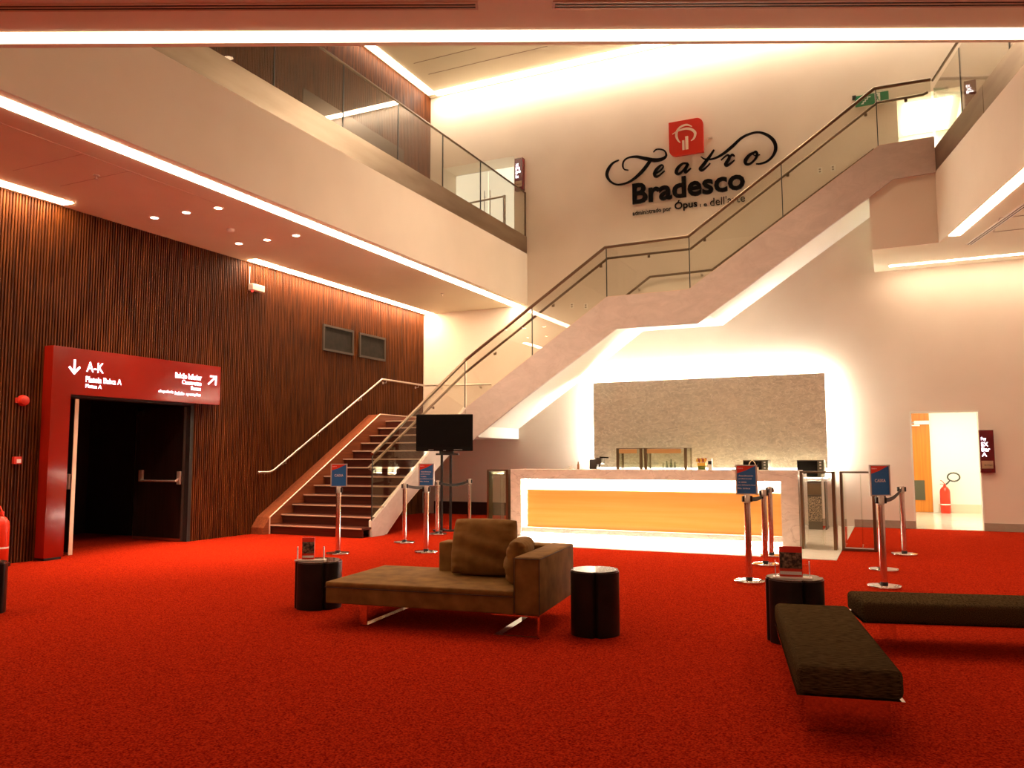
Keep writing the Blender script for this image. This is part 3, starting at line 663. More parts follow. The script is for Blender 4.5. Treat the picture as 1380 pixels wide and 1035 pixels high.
# outlets on the wall
def outlet(x, z, lab):
    t = thing('wall_outlet', lab, 'outlet', (x, YB, z-.06), 0, 'outlets on the back wall')
    f_ = obj('plate', bx(x-.045, x+.045, YB-.012, YB, z-.065, z+.065, bev=.004), WHITEP, t)
    obj('socket', merge([bx(x-.02, x+.02, YB-.015, YB-.011, z+.01, z+.04), bx(x-.02, x+.02, YB-.015, YB-.011, z-.04, z-.01)]), mat('socket_grey', (.3, .26, .22), .5), f_)
outlet(-6.62, 4.88, 'left of two wall outlets above the second flight'); outlet(-6.28, 4.84, 'right of two wall outlets above the second flight')
outlet(-1.13, 7.25, 'left of two wall outlets above the upper flight'); outlet(-.88, 7.26, 'right of two wall outlets above the upper flight')
t = tag(obj('wall_hook', bx(-3.40, -3.30, YB-.03, YB, 8.32, 8.345), STEEL), 'tiny metal hook on the wall right of the red emblem', 'hook')

# ------------------------------------------------------------------ the lettering on the back wall
LG = thing('wall_lettering', 'large black theatre name lettering with red emblem on the high back wall', 'sign', (-3.85, YB, 6.7))
def ribbon(pts, wds, d0=YB-.065, d1=YB-.03, n=6):
    """smooth ribbon with varying width through (x,z) points"""
    P = [Vector(p) for p in pts]; out = []; ws = []
    for i in range(len(P)-1):
        p0, p1, p2, p3 = P[max(i-1, 0)], P[i], P[i+1], P[min(i+2, len(P)-1)]
        for k in range(n):
            t = k/n
            out.append(.5*((2*p1)+(-p0+p2)*t+(2*p0-5*p1+4*p2-p3)*t*t+(-p0+3*p1-3*p2+p3)*t**3))
            ws.append(wds[i]+(wds[i+1]-wds[i])*t)
    out.append(P[-1]); ws.append(wds[-1])
    bm = NB(); rows = []
    for i, p in enumerate(out):
        d = (out[min(i+1, len(out)-1)]-out[max(i-1, 0)]); d = d.normalized() if d.length > 1e-9 else Vector((1, 0)); nv = Vector((-d.y, d.x))*ws[i]/2
        a, b2 = p+nv, p-nv
        rows.append([bm.verts.new((a.x, d0, a.y)), bm.verts.new((b2.x, d0, b2.y)), bm.verts.new((b2.x, d1, b2.y)), bm.verts.new((a.x, d1, a.y))])
    for r0, r1 in zip(rows, rows[1:]):
        for k in range(4): bm.faces.new((r0[k], r0[(k+1) % 4], r1[(k+1) % 4], r1[k]))
    bm.faces.new(rows[0]); bm.faces.new(list(reversed(rows[-1]))); return bm
sw1 = [(-5.42, 8.16), (-5.57, 8.11), (-5.68, 7.98), (-5.71, 7.84), (-5.63, 7.69), (-5.47, 7.59), (-5.26, 7.59), (-5.08, 7.66), (-4.9, 7.79), (-4.78, 7.91), (-4.67, 8.05)]
sw2 = [(-5.2, 7.89), (-5.29, 7.92), (-5.33, 8.01), (-5.3, 8.12), (-5.19, 8.18), (-5.0, 8.17), (-4.79, 8.09), (-4.58, 8.02), (-4.41, 8.02), (-4.32, 8.08), (-4.34, 8.18), (-4.42, 8.24), (-4.54, 8.26), (-4.61, 8.21)]
le = [(-4.59, 7.70), (-4.46, 7.76), (-4.39, 7.84), (-4.43, 7.885), (-4.53, 7.82), (-4.59, 7.72), (-4.57, 7.64), (-4.49, 7.65), (-4.36, 7.74)]
la = [(-3.84, 7.82), (-3.95, 7.84), (-4.06, 7.76), (-4.10, 7.66), (-4.04, 7.62), (-3.94, 7.69), (-3.83, 7.82), (-3.90, 7.70), (-3.89, 7.63), (-3.77, 7.71)]
lt = [(-3.26, 8.04), (-3.37, 7.89), (-3.50, 7.74), (-3.57, 7.66), (-3.53, 7.62), (-3.44, 7.67), (-3.35, 7.75)]
ltb = [(-3.55, 7.93), (-3.46, 7.86), (-3.28, 7.84), (-3.08, 7.91), (-2.88, 8.04), (-2.69, 8.19), (-2.5, 8.26), (-2.31, 8.26), (-2.13, 8.16), (-2.01, 8.01), (-1.98, 7.85), (-2.04, 7.7), (-2.16, 7.6), (-2.3, 7.57), (-2.39, 7.58)]
lr = [(-3.12, 7.78), (-2.99, 7.87), (-2.94, 7.81), (-3.02, 7.68), (-2.99, 7.64), (-2.88, 7.70), (-2.83, 7.74)]
lr2 = [(-2.95, 7.80), (-2.88, 7.86), (-2.83, 7.82)]
lo_ = [(-2.39, 7.84), (-2.51, 7.80), (-2.60, 7.70), (-2.60, 7.62), (-2.52, 7.60), (-2.41, 7.68), (-2.36, 7.78), (-2.39, 7.85), (-2.45, 7.81), (-2.39, 7.76), (-2.30, 7.77)]
bms = [ribbon(sw1, [.02, .04, .07, .07, .05, .035, .04, .055, .075, .075, .07]), ribbon(sw2, [.015, .03, .035, .03, .03, .055, .08, .085, .07, .045, .035, .03, .025, .015]),
       ribbon(le, [.03, .03, .025, .03, .06, .075, .06, .035, .02]), ribbon(la, [.04, .04, .07, .075, .05, .035, .05, .075, .05, .02]),
       ribbon(lt, [.03, .06, .075, .07, .05, .03, .02]), ribbon(ltb, [.015, .03, .035, .05, .065, .05, .04, .04, .06, .075, .07, .05, .04, .035, .02]),
       ribbon(lr, [.02, .035, .06, .075, .05, .03, .02]), ribbon(lr2, [.03, .05, .03]), ribbon(lo_, [.03, .06, .08, .06, .04, .04, .06, .04, .02, .02, .015])]
obj('script_lettering', merge(bms), LETTER, LG)
def bw(body, x0, x1, z0, z1, bold, name, dep=.04, sp=1.0):
    obj(name, text_bm(body, (x0, YB-.02, z0), (1, 0, 0), (0, 0, 1), (0, -1, 0), x1-x0, z1-z0, dep, bold, 0, sp), LETTER, LG)
bw('Bradesco', -5.11, -2.63, 7.07, 7.55, .024, 'bold_lettering', .05)
bw('administrado por', -5.12, -4.24, 6.79, 6.92, .004, 'small_lettering', .02)
bw('Ópus', -4.16, -3.66, 6.78, 7.03, .018, 'small_lettering', .02)
bw('e', -3.52, -3.45, 6.81, 6.875, .006, 'small_lettering', .02)
bw("dell'arte", -3.38, -2.64, 6.80, 6.98, -.004, 'small_lettering', .02)
obj('small_lettering', bx(-3.60, -3.585, YB-.03, YB, 6.82, 6.88), LETTER, LG)
def rtile():
    x0, x1, z0, z1, r = -4.24, -3.48, 8.02, 8.81, .15
    p = [(x0, z1)] + [(x1-r+r*math.sin(a), z1-r+r*math.cos(a)) for a in [i*PI/12 for i in range(7)]] + [(x1, z0)] + [(x0+r-r*math.sin(a), z0+r-r*math.cos(a)) for a in [i*PI/12 for i in range(7)]]
    return add_prism(NB(), p, XZ, YB-.09, YB-.02)
em = obj('emblem', rtile(), LOGOR, LG)
y0_, y1_ = YB-.096, YB-.088
obj('emblem_mark', merge([ribbon([(-3.99, 8.31), (-4.04, 8.38), (-4.07, 8.47), (-4.06, 8.56), (-4.02, 8.63), (-3.94, 8.68), (-3.83, 8.69), (-3.72, 8.63)], [.02, .04, .055, .055, .045, .045, .04, .015], y0_, y1_),
    ribbon([(-4.16, 8.53), (-4.05, 8.58), (-3.96, 8.60), (-3.85, 8.605), (-3.74, 8.57), (-3.66, 8.49), (-3.66, 8.41), (-3.69, 8.35), (-3.75, 8.31)], [.015, .03, .04, .05, .055, .06, .05, .04, .015], y0_, y1_),
    bx(-3.945, -3.895, y0_, y1_, 8.13, 8.35), bx(-3.875, -3.81, y0_, y1_, 8.13, 8.43)]), LOGOW, em)

# ------------------------------------------------------------------ bar: back panel, back counter, front counter
BP = thing('marble_panel', 'large grey-tan marble wall panel with glowing light behind its edges', 'wall panel', (-3.6, YB, 1.12))
x0, x1, z0, z1 = -6.07, -1.175, 1.14, 3.045
obj('slab', bx(x0, x1, YB-.16, YB-.12, z0, z1), PANELM, BP)
obj('back_light', merge([bx(x0+.05, x1-.05, YB-.11, YB-.06, z1-.09, z1-.05), bx(x0+.05, x1-.05, YB-.11, YB-.06, z0+.04, z0+.08), bx(x0+.05, x0+.09, YB-.11, YB-.06, z0+.08, z1-.09), bx(x1-.09, x1-.05, YB-.11, YB-.06, z0+.08, z1-.09)]), EBAR, BP)
obj('mount', bx(x0+.12, x1-.12, YB-.12, YB, z0+.12, z1-.12), BLACKM, BP)
BC = thing('back_counter', 'low back counter of the bar under the marble panel', 'counter', (-3.7, 16.9, 0))
obj('body', bx(-6.1, -1.7, 16.32, 17.26, .006, .92), mat('counter_body', (.45, .36, .26), .5), BC)
obj('worktop', bx(-6.14, -1.15, 16.28, 17.28, .92, .96), MARBF, BC)
obj('light_line', bx(-6.0, -1.2, 17.20, 17.26, .965, .985), EBAR, BC)
FRX0, FRX1, FY, CT = -6.14, -1.32, 12.93, 1.165
FC = thing('bar_counter', 'long marble framed bar counter with glowing recess and orange veneer front', 'counter', ((FRX0+FRX1)/2, 13.3, 0))
ix0, ix1, iz0, iz1 = -5.94, -1.575, .085, 1.0
fr = [bx(FRX0, FRX1, FY, FY+.75, iz1, CT), bx(FRX0, ix0, FY, FY+.75, .03, iz1), bx(ix1, FRX1, FY, FY+.75, .03, iz1)]
obj('frame', merge(fr), MARB, FC)
obj('plinth', bx(FRX0+.12, FRX1-.12, FY+.15, FY+.70, .006, .09), WHITEP, FC)
obj('back_board', bx(ix0, ix1, FY+.24, FY+.28, .09, iz1), WHITEP, FC)
obj('veneer_panel', bx(ix0+.085, ix1-.005, FY+.08, FY+.12, .165, .815), ORANGE, FC)
obj('lower_band', bx(ix0, ix1, FY+.04, FY+.12, .075, .155), MARB, FC)
obj('glow_strip', merge([bx(ix0+.02, ix1-.02, FY+.10, FY+.22, iz1-.03, iz1-.004), bx(ix0+.01, ix0+.03, FY+.13, FY+.22, .2, iz1-.04)]), lit('counter_top_glow', (1, .88, .72), 34), FC)
obj('toe_light', bx(FRX0+.2, FRX1-.05, FY+.05, FY+.14, .058, .074), lit('toe_emitter', (1, .86, .76), 45), FC)
# small things on the back counter
zt = .96
def case(x0, x1, lab):
    t = thing('display_case', lab, 'display case', ((x0+x1)/2, 16.7, zt), 0, 'glass display cases on the back counter')
    y0, y1, h = 16.5, 16.95, 1.56
    obj('frame', merge([bx(x0, x0+.06, y0, y0+.05, zt, h), bx(x1-.06, x1, y0, y0+.05, zt, h), bx(x0, x0+.03, y1-.03, y1, zt, h), bx(x1-.03, x1, y1-.03, y1, zt, h), bx(x0, x1, y0, y1, h-.015, h), bx(x0, x1, y0, y1, zt, zt+.03)]), BRONZE, t)
    obj('sign_board', bx(x0+.06, x1-.12, y0+.005, y0+.02, h-.11, h-.02), mat('amber_board', (.55, .28, .10), .5), t)
    obj('pane', merge([bx(x0+.06, x1-.06, y0+.01, y0+.016, zt+.03, h-.02), bx(x0+.002, x0+.008, y0+.05, y1-.03, zt+.03, h-.02), bx(x1-.008, x1-.002, y0+.05, y1-.03, zt+.03, h-.02)]), SHOWG, t)
    obj('shelf', bx(x0+.03, x1-.03, y0+.06, y1-.04, 1.24, 1.25), SHOWG, t)
case(-5.34, -4.77, 'left glass display case in bronze frame on the back counter'); case(-4.73, -3.83, 'right glass display case in bronze frame on the back counter')
for k, (x, h) in enumerate([(-4.38, .24), (-4.30, .30), (-4.21, .34), (-4.13, .28)]):
    t = obj('bottle', add_lathe(NB(), (x, 16.7, zt+.03), [(0, 0), (.03, 0), (.03, h*.6), (.012, h*.8), (.012, h), (0, h)], 14), glassy('bottle_glass%d' % k, (.55, .6, .5)), None, SM)
    tag(t, 'clear glass bottle inside the right display case', 'bottle', 'bottles in the right display case')
t = thing('coffee_machine', 'dark coffee machine at the left end of the back counter', 'coffee machine', (-5.83, 16.6, zt))
obj('body', merge([bx(-5.96, -5.78, 16.5, 16.8, zt, 1.33, bev=.03), bx(-5.80, -5.68, 16.5, 16.75, 1.22, 1.36, bev=.015), bx(-5.80, -5.66, 16.5, 16.75, zt, zt+.03)]), mat('machine_dark', (.05, .04, .03), .3), t, SM)
obj('spout', merge([tb([(-5.72, 16.52, 1.37), (-5.52, 16.52, 1.36)], .014, 8), tb([(-5.74, 16.55, 1.24), (-5.74, 16.55, 1.16)], .012, 8)]), BLACK, t)
obj('jug', add_lathe(NB(), (-5.73, 16.55, zt+.03), [(0, 0), (.045, 0), (.05, .06), (.035, .12), (0, .12)], 16), STEEL, t, SM)
t = thing('cup', 'small white cup at the far left of the bar top', 'cup', (-5.15, 13.3, CT))
obj('bowl', add_lathe(NB(), (-5.15, 13.3, CT), [(0, 0), (.026, 0), (.042, .06), (.038, .06), (.02, .008), (0, .008)], 18), WHITEP, t, SM)
t = obj('sauce_bottle', add_lathe(NB(), (-5.0, 13.3, CT), [(0, 0), (.022, 0), (.022, .08), (.011, .11), (.011, .135), (0, .135)], 14), mat('amber_bottle', (.25, .10, .03), .3), None, SM)
tag(t, 'small brown bottle on the bar top beside the white cup', 'bottle')
t = thing('flower_box', 'small pot of yellow and red flowers with green leaves on the back counter', 'flower pot', (-3.54, 16.6, zt))
obj('pot', bx(-3.62, -3.47, 16.52, 16.66, zt, 1.19, bev=.01), PLANTG, t)
obj('pot_band', bx(-3.625, -3.465, 16.515, 16.665, 1.19, 1.25), YELL, t)
fl = NB(); fy = NB()
for k in range(5):
    for j in range(2):
        c = Vector((-3.63+.04*k, 16.55+.07*j, 1.30+.015*((k*3+j) % 3)))
        bmesh.ops.create_icosphere(fl if (k+j) % 2 else fy, subdivisions=1, radius=.028, matrix=Matrix.Translation(c) @ Matrix.Diagonal((1, 1, 1.4, 1)))
        add_tube(fl if (k+j) % 2 else fy, [c, (c.x*.5-3.545*.5, c.y, 1.22)], .004, 4)
obj('red_flowers', fl, TULIP, t, SM); obj('yellow_flowers', fy, YELL, t, SM)
t = thing('tea_tin', 'small white and dark tin right of the flowers', 'tin', (-3.38, 16.6, zt))
obj('can', bx(-3.42, -3.34, 16.56, 16.64, zt, 1.34), WHITEP, t)
obj('label_plate', bx(-3.415, -3.345, 16.555, 16.562, 1.22, 1.29), BLACKM, t)
def microwave(x0, x1, z1, lab):
    t = thing('microwave_oven', lab, 'microwave', ((x0+x1)/2, 16.7, zt), 0, 'microwaves on the back counter')
    obj('case', bx(x0, x1, 16.55, 16.95, zt+.01, z1, bev=.006), mat('oven_case', (.16, .14, .10), .4, .4), t)
    obj('door', bx(x0+.01, x1-.12, 16.535, 16.55, zt+.03, z1-.02), BLACK, t)
    k = obj('control_panel', bx(x1-.11, x1-.01, 16.54, 16.55, zt+.03, z1-.02), mat('panel_green_grey', (.12, .13, .09), .4), t)
    obj('knob', merge([bx(x1-.08, x1-.045, 16.53, 16.54, z1-.11+q, z1-.085+q) for q in (0, -.06, .05)]), WHITEI, k)
microwave(-2.72, -2.24, 1.31, 'left black microwave on the back counter behind the sign post'); microwave(-1.70, -1.21, 1.31, 'right black microwave at the end of the back counter')
t = tag(obj('bar_tray', merge([bx(-2.37, -2.22, 13.3, 13.4, CT, CT+.014), bx(-2.27, -2.23, 13.3, 13.34, CT, CT+.07)]), BLACKM), 'small dark tray and dispenser on the bar top left of the sign', 'tray')
t = thing('paper_bag', 'small cream paper bag with looped handle on the bar top behind the sign', 'bag', (-2.05, 13.35, CT))
obj('bag', bx(-2.14, -1.96, 13.30, 13.40, CT, CT+.05, bev=.004), mat('cream_paper', (.8, .7, .5), .7), t)
obj('handle', tb([(-2.11, 13.35, CT+.05), (-2.09, 13.35, CT+.12), (-2.05, 13.35, CT+.165), (-2.01, 13.35, CT+.12), (-1.99, 13.35, CT+.05)], .008, 6), bpy.data.materials['cream_paper'], t)
t = thing('wine_cooler', 'dark cooler with mesh front behind the bar, seen through the bronze gate', 'cooler', (-1.35, 16.5, 0))
obj('case', bx(-1.60, -1.18, 16.3, 16.75, .006, .90), mat('cooler_case', (.10, .08, .05), .4), t)
obj('door_mesh', bx(-1.54, -1.25, 16.285, 16.30, .16, .62), GRILLE, t)
obj('window', bx(-1.54, -1.25, 16.285, 16.30, .66, .86), mat('cooler_glass', (.12, .08, .04), .2), t)
def gate(x0, x1, y, lab, d=.14, bottom=False, h=1.135, panel=True, y2=None):
    t = thing('bronze_gate', lab, 'gate', ((x0+x1)/2, y, 0), 0, 'bronze framed gates beside the bar')
    obj('post', bx(x0, x0+.035, y, y+d, .006, h), BRONZE, t); obj('post', bx(x1-.045, x1, y, y+d, .006, h), BRONZE, t)
    obj('top_rail', bx(x0, x1, y, y+d, h, h+.025), BRONZE, t)
    if bottom: obj('bottom_rail', bx(x0+.035, x1-.045, y, y+d, .006, .035), BRONZE, t)
    if panel:
        obj('glass_panel', bx(x0+.035, x0+.047, y+.02, y+.62, .05, h-.02), SHOWG, t)
        obj('glass_panel', bx(x1-.20, x1-.19, y+.10, y+.55, .05, h-.02), SHOWG, t)
gate(-1.29, -.80, 12.88, 'bronze framed gate touching the right end of the bar', .22)
gate(-.735, -.26, 12.93, 'free-standing bronze frame gate, second from the bar', .16, True)
gate(-6.62, -6.20, 12.95, 'bronze framed glass gate left of the bar', .16)

# ------------------------------------------------------------------ television on stand
TV = thing('television', 'black flat screen television on a tall pole stand before the stairs', 'television', (-7.60, 13.12, 0), math.radians(22))
obj('bezel', bx(-.535, .535, -.03, .03, 1.495, 2.185, bev=.012), BLACK, TV, local=True)
obj('screen', bx(-.50, .50, -.034, -.028, 1.58, 2.15), SCREEN, TV, local=True)
obj('speaker_strip', merge([bx(-.30, -.20, -.035, -.029, 1.515, 1.53), bx(.18, .34, -.035, -.029, 1.515, 1.53), bx(-.02, .03, -.035, -.029, 1.50, 1.515)]), mat('grey_plastic', (.12, .12, .12), .4), TV, local=True)
obj('pole', merge([tb([(-.06, .08, .03), (-.06, .08, 1.75)], .025, 12), tb([(.10, .14, .03), (.10, .14, 1.75)], .025, 12)]), BLACKM, TV, SM, local=True)
obj('bracket', merge([bx(-.16, .26, -.02, .12, 1.42, 1.455), bx(-.10, .16, .02, .16, 1.455, 1.50)]), BLACKM, TV, local=True)
obj('foot', merge([bx(-.22, .26, .05, .16, 0, .03), bx(-.09, -.03, -.16, .4, 0, .028)]), BLACKM, TV, local=True)

# ------------------------------------------------------------------ stanchions
def stanchion(x, y, rotz, lab):
    t = thing('queue_post', lab, 'queue post', (x, y, 0), rotz, 'chrome queue posts')
    obj('base', add_lathe(NB(), (0, 0, 0), [(0, .0), (.168, 0), (.172, .012), (.168, .026), (.10, .034), (.035, .038), (0, .038)], 40), CHROME, t, SM, local=True)
    obj('collar', add_lathe(NB(), (0, 0, 0), [(0, .036), (.038, .036), (.038, .060), (0, .060)], 24), BLACKM, t, SM, local=True)
    obj('tube', add_lathe(NB(), (0, 0, 0), [(0, .05), (.035, .05), (.035, .88), (0, .88)], 24), TUBE, t, SM, local=True)
    hd = obj('belt_head', add_lathe(NB(), (0, 0, 0), [(0, .87), (.037, .87), (.037, .955), (.030, .965), (0, .965)], 24), STEEL, t, SM, local=True)
    obj('cassette', bx(-.055, -.028, -.02, .02, .885, .95), BELT, hd, local=True); obj('cassette', bx(.028, .055, -.02, .02, .885, .95), BELT, hd, local=True)
    return t
POSTS = [(-7.279, 9.527, 'queue post with a blue sign standing alone before the stair foot'), (-7.213, 11.176, 'queue post without a sign at the foot of the stair stringer'),
         (-6.21, 10.198, 'queue post carrying a blue sign in front of the television'), (-7.45, 12.62, 'queue post half hidden behind the sign in front of the television'), (-7.38, 13.70, 'farthest queue post, right of the television pole'),
         (-1.495, 9.302, 'queue post carrying a blue text sign in front of the bar'), (-1.529, 10.812, 'queue post just right of the bar front sign, nearer of two'), (-1.584, 11.788, 'queue post just right of the bar front sign, farther of two'),
         (-.141, 9.528, 'queue post with a blue sign behind the right bench'), (-.161, 10.915, 'queue post directly behind the rightmost sign post'), (.087, 12.716, 'queue post without sign nearest the lit doorway')]
posts = [stanchion(x, y, math.radians(20), lab) for x, y, lab in POSTS]
def belt(i, j, lab):
    a, b2 = POSTS[i], POSTS[j]; n = 12; bm = NB(); rows = []
    a, b2 = Vector((a[0], a[1], .917)), Vector((b2[0], b2[1], .917)); d = (b2-a).normalized(); a = a+d*.035; b2 = b2-d*.035
    s = Vector((-d.y, d.x, 0))*.0015
    for k in range(n+1):
        p = a.lerp(b2, k/n); p.z -= .05*math.sin(PI*k/n)
        rows.append([bm.verts.new(p+s+Vector((0, 0, .024))), bm.verts.new(p+s-Vector((0, 0, .024))), bm.verts.new(p-s-Vector((0, 0, .024))), bm.verts.new(p-s+Vector((0, 0, .024)))])
    for r0, r1 in zip(rows, rows[1:]):
        for k in range(4): bm.faces.new((r0[k], r0[(k+1) % 4], r1[(k+1) % 4], r1[k]))
    bm.faces.new(rows[0]); bm.faces.new(rows[-1])
    tag(obj('queue_belt', bm, BELT), lab, 'belt', 'black queue belts')
belt(1, 3, 'black belt behind the sign in front of the television'); belt(3, 4, 'dark belt running to the farthest queue post')
belt(5, 7, 'black belt from the text sign post toward the bar'); belt(8, 10, 'black belt between the rightmost sign post and the post near the doorway')
def post_sign(x, y, rotz, kind, lab):
    t = thing('sign_holder', lab, 'sign', (x, y, .955), rotz, 'blue and red queue signs')
    z0, z1, hw = .965, 1.295, .118
    obj('mount', bx(-.02, .02, -.01, .01, .94, .972), STEEL, t).matrix_parent_inverse.identity() if False else None
    def L(name, bm, m, par=t):
        bmesh.ops.translate(bm, vec=(0, 0, -.955), verts=bm.verts[:]); return obj(name, bm, m, par, local=True)
    L('frame', merge([bx(-hw, -hw+.016, -.010, .010, z0, z1), bx(hw-.016, hw, -.010, .010, z0, z1), bx(-hw, hw, -.010, .010, z0, z0+.012), bx(-hw, hw, -.010, .010, z1-.012, z1)]), ALU)
    L('mount', bx(-.02, .02, -.01, .01, .955, .972), STEEL)
    p = L('poster', bx(-hw+.014, hw-.014, -.006, .006, z0+.01, z1-.01), BLUE)
    L('red_corner', add_prism(NB(), [(-hw+.015, z1-.012), (hw-.02, z1-.012), (hw-.06, z1-.03), (-.01, z1-.065), (-hw+.015, z1-.095)], XZ, -.0075, -.006), POSTR, p)
    def tx(s, x0_, x1_, za, zb, m=WHITEI): L('print', text_bm(s, (x0_, -.0076, za), (1, 0, 0), (0, 0, 1), (0, -1, 0), x1_-x0_, zb-za, .001, .01), m, p)
    tx('teatro', -.095, -.035, z1-.045, z1-.033)
    if kind == 1:
        tx('CAIXA', -.062, .062, z0+.145, z0+.18)
    else:
        for k, (s, a, b2) in enumerate([('Atendimento', -.085, .075), ('preferencial', -.085, .055), ('e caixa', -.085, .0), ('para bilheteria local', -.098, .095), ('fila única', -.098, .04)]):
            tx(s, a, b2, z0+.20-.035*k, z0+.218-.035*k)
    return t
post_sign(-7.279, 9.527, math.radians(33), 1, 'blue and red sign reading CAIXA on the leftmost queue post')
post_sign(-6.21, 10.198, math.radians(14), 2, 'blue and red text sign below the television')
post_sign(-1.495, 9.302, math.radians(-2), 2, 'blue and red text sign in front of the bar counter')
post_sign(-.141, 9.528, math.radians(32), 1, 'blue and red sign reading CAIXA on the rightmost sign post')

# ------------------------------------------------------------------ sofa
SR = math.radians(7.1)
SO = thing('chaise_sofa', 'olive brown velvet chaise sofa with one arm on chrome sled legs', 'sofa', (-4.372, 5.556, 0), SR)
LS, DS, hb, ht, ha = 1.885, 1.09, .172, .352, .615
def L_(name, bm, m, par=SO, smooth=SM): return obj(name, bm, m, par, smooth, local=True)
def soft(x0, x1, y0, y1, z0, z1, bev=.02): return bx(x0, x1, y0, y1, z0, z1, bev=bev, seg=3)
L_('platform', soft(0, LS-.215, .012, DS, hb, ht-.02, .012), SUEDE)
L_('seat', soft(.0, LS-.21, 0, DS-.01, ht-.045, ht, .016), SUEDE)
L_('piping', merge([tb([(.006, -.002, ht-.045), (LS-.215, -.002, ht-.045)], .004, 6), tb([(-.002, .004, ht-.045), (-.002, DS-.02, ht-.045)], .004, 6)]), PIPE)
am = L_('armrest', soft(LS-.212, LS, .0, DS, hb, ha, .018), SUEDE)
L_('arm_piping', merge([tb([(LS-.208, -.003, hb+.01), (LS-.208, -.003, ha-.012), (LS-.004, -.003, ha-.012), (LS-.004, -.003, hb+.01)], .004, 6), tb([(LS+.001, .01, ha-.012), (LS+.001, DS-.02, ha-.012)], .003, 6)]), PIPE, am)
L_('backrest', soft(.66, LS-.20, DS-.215, DS, hb+.1, ha, .018), SUEDE)
def cushion(w_, h_, d_, cx, cy, cz, rx, rz, name, seed):
    rnd = random.Random(seed)
    bm = NB(); bmesh.ops.create_grid(bm, x_segments=30, y_segments=30, size=.5)
    top_ = bm.verts[:]
    for v in top_:
        u, t = math.sin(v.co.x*PI), math.sin(v.co.y*PI); v.co.x, v.co.y = u/2, t/2
        k = (1-abs(u)**10)*(1-abs(t)**10)
        v.co.z = .5*(.56+.44*(1-abs(u)**2)*(1-abs(t)**2))*max(0, k)**.45 if k > 1e-6 else 0
        wr = .055*math.sin(9*t+3*u+seed)*(1-abs(t))*(1.2-t)+.045*math.sin(22*u+seed)*(abs(t)**3)+.045*math.sin(24*t+seed)*(abs(u)**3)
        v.co.z += wr*k
        c = 1-.05*(abs(u)*abs(t))**2
        v.co.x *= c; v.co.y *= c
    r = bmesh.ops.duplicate(bm, geom=bm.faces[:])
    for g in r['geom']:
        if isinstance(g, bmesh.types.BMVert): g.co.z *= -1
    bmesh.ops.remove_doubles(bm, verts=bm.verts[:], dist=.0006)
    M = Matrix.Translation((cx, cy, cz)) @ Matrix.Rotation(rz, 4, 'Z') @ Matrix.Rotation(rx, 4, 'X') @ Matrix.Diagonal((w_, h_, d_, 1))
    bmesh.ops.transform(bm, matrix=M, verts=bm.verts[:]); bmesh.ops.recalc_face_normals(bm, faces=bm.faces[:])
    return bm
def put(name, bm, lab):
    M = Matrix.Translation(SO.location) @ Matrix.Rotation(SR, 4, 'Z'); bmesh.ops.transform(bm, matrix=M, verts=bm.verts[:])
    return tag(obj(name, bm, SUEDE, None, math.radians(75)), lab, 'cushion', 'loose cushions on the sofa')
put('cushion', cushion(.60, .50, .25, 1.155, .745, .598, math.radians(76), 0, 'c', 1), 'large square velvet cushion leaning on the sofa back')
put('cushion', cushion(.48, .36, .23, 1.56, .52, .530, math.radians(83), math.radians(-84), 'c', 2), 'smaller velvet cushion leaning inside the sofa arm')
def sled(x0, x1, nm):
    w_ = .010
    b = NB(); add_box(b, x0, x1, .03, .03+w_, 0, hb); add_box(b, x0, x1, DS-.24, DS-.23, 0, hb); add_box(b, x0, x1, .03, DS-.23, 0, .010)
    return b
L_('leg', sled(.32, .385, 0), CHROME, SO, None)
b = NB(); add_box(b, 1.245, 1.25, .005, .012, .0, hb); add_box(b, 1.50, LS-.02, .005, .012, hb-.008, hb); add_box(b, 1.50, LS-.02, .0, .03, 0, .008); add_box(b, LS-.03, LS-.02, .0, .03, 0, hb)
b.free(); b = NB()
add_box(b, 1.50, LS-.01, .002, .014, hb-.010, hb); add_box(b, 1.50, LS-.01, .002, .03, 0, .012); add_box(b, LS-.022, LS-.01, .002, .03, 0, hb); add_box(b, 1.50, 1.56, .03, .75, 0, .010); add_box(b, 1.50, 1.56, .75, .76, 0, hb)
L_('leg', b, CHROME, SO, None)

# ------------------------------------------------------------------ drum tables
def drum(x, y, r, h, rot, lab):
    t = thing('drum_table', lab, 'side table', (x, y, 0), rot, 'clover shaped drum tables')
    def prof(k, n=192):
        pts = []
        for i in range(n):
            a = 2*PI*i/n
            q = r*k*(1-.15*abs(math.sin(2*a+PI/2))**70)
            pts.append((q*math.cos(a), q*math.sin(a)))
        return pts
    obj('drum', add_prism(NB(), prof(1), XY, .0, h-.012), DRUM, t, SM, local=True)
    obj('top', add_prism(NB(), prof(.97), XY, h-.012, h), DRUMT, t, SM, local=True)
    return t
drum(-4.93, 6.17, .215, .43, .93, 'dark clover shaped drum table at the left end of the sofa')
drum(-2.19, 6.17, .195, .50, .36, 'dark clover shaped drum table right of the sofa arm')
drum(-.72, 6.56, .212, .475, .46, 'dark clover shaped drum table between bench and queue posts')
drum(-7.52, 4.63, .215, .45, .3, 'dark drum table barely showing at the left edge of the photo')
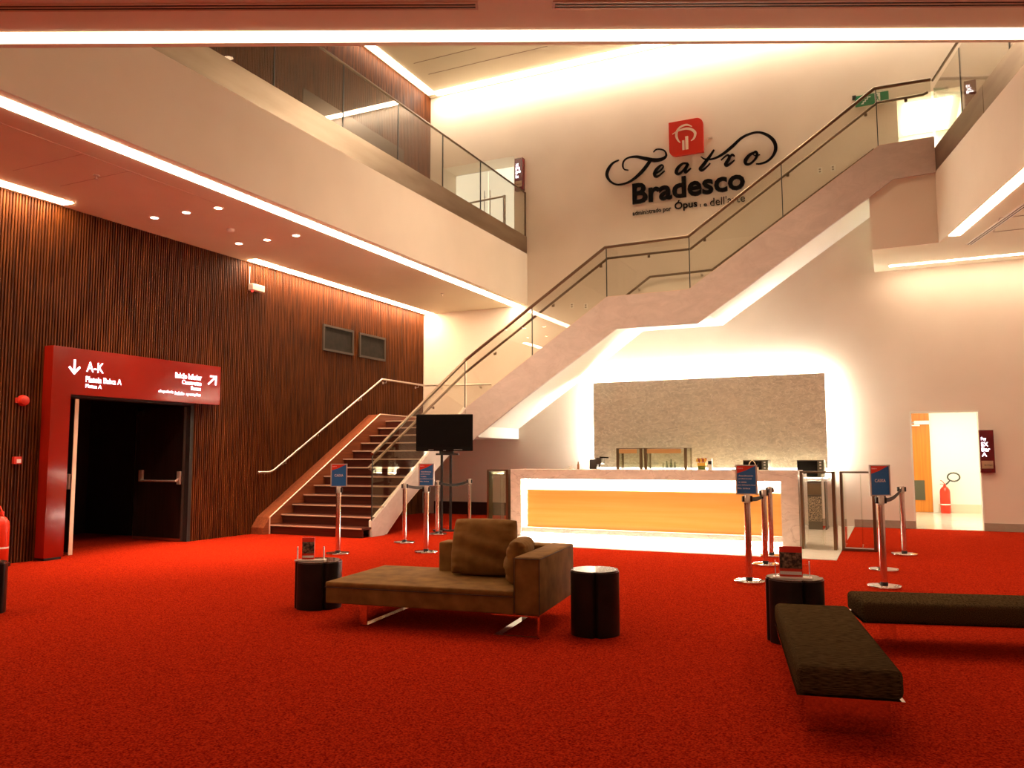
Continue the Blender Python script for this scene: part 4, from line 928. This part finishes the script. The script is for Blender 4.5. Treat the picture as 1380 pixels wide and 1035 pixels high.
def holder(x, y, z, rot, lab):
    t = thing('brochure_holder', lab, 'brochure holder', (x, y, z), rot, 'acrylic brochure holders on drum tables')
    b = NB(); add_box(b, -.14, .14, -.05, .05, 0, .012, bev=.003)
    obj('base', b, mat('frosted_acrylic', (.8, .72, .66), .25), t, local=True)
    obj('side', merge([bx(-.125, -.119, -.02, .02, .012, .13), bx(.119, .125, -.02, .02, .012, .13)]), ALU, t, local=True)
    obj('pocket', bx(-.118, .118, -.022, -.018, .012, .11), CLEAR, t, local=True)
    return t
def leaflet(x, y, z, rot, w_, h_, lab):
    t = thing('leaflet', lab, 'leaflet', (x, y, z), rot, 'leaflets in the brochure holders')
    obj('card', merge([bx(-w_/2, w_/2, -.006, .010, .0, h_)]), POSTR, t, local=True)
    pp = obj('photo', bx(-w_/2+.004, w_/2-.002, -.008, -.006, h_*.27, h_*.80), PHOTO, t, local=True)
    obj('caption_strip', bx(-w_/2+.004, w_/2-.006, -.008, -.006, 0.015, h_*.17), WHITEI, t, local=True)
    return t
holder(-4.97, 6.10, .43, math.radians(28), 'clear brochure holder on the drum table left of the sofa')
leaflet(-5.00, 6.10, .442, math.radians(28), .115, .20, 'red leaflet with dark photo on the left drum table')
holder(-.725, 6.49, .475, math.radians(8), 'clear brochure holder on the drum table beside the bench')
leaflet(-.735, 6.49, .487, math.radians(8), .165, .225, 'red leaflet with dark photo on the table beside the bench')

# ------------------------------------------------------------------ benches
def bench(x, y, rot, L, W, lab, l0, l1):
    t = thing('bench', lab, 'bench', (x, y, 0), rot, 'dark woven benches')
    obj('seat', soft(0, L, 0, W, .20, .345, .034), BFAB, t, SM, local=True)
    obj('base_plate', bx(-.001, L+.001, -.001, W+.001, .190, .1995), CHROME, t, local=True)
    for a in (l0, l1-.015):
        obj('leg', merge([bx(a, a+.012, .05, W-.05, 0, .192)]), CHROME, t, local=True)
    return t
BR_ = math.radians(14.6)
bench(-.243, 6.42, BR_, 2.4, .53, 'dark brown woven bench running out of the right edge of the photo', .22, 2.2)
bench(.005, 4.47, BR_+PI/2+math.radians(-4), 1.80, .50, 'dark brown woven bench nearest the camera', .10, 1.62)
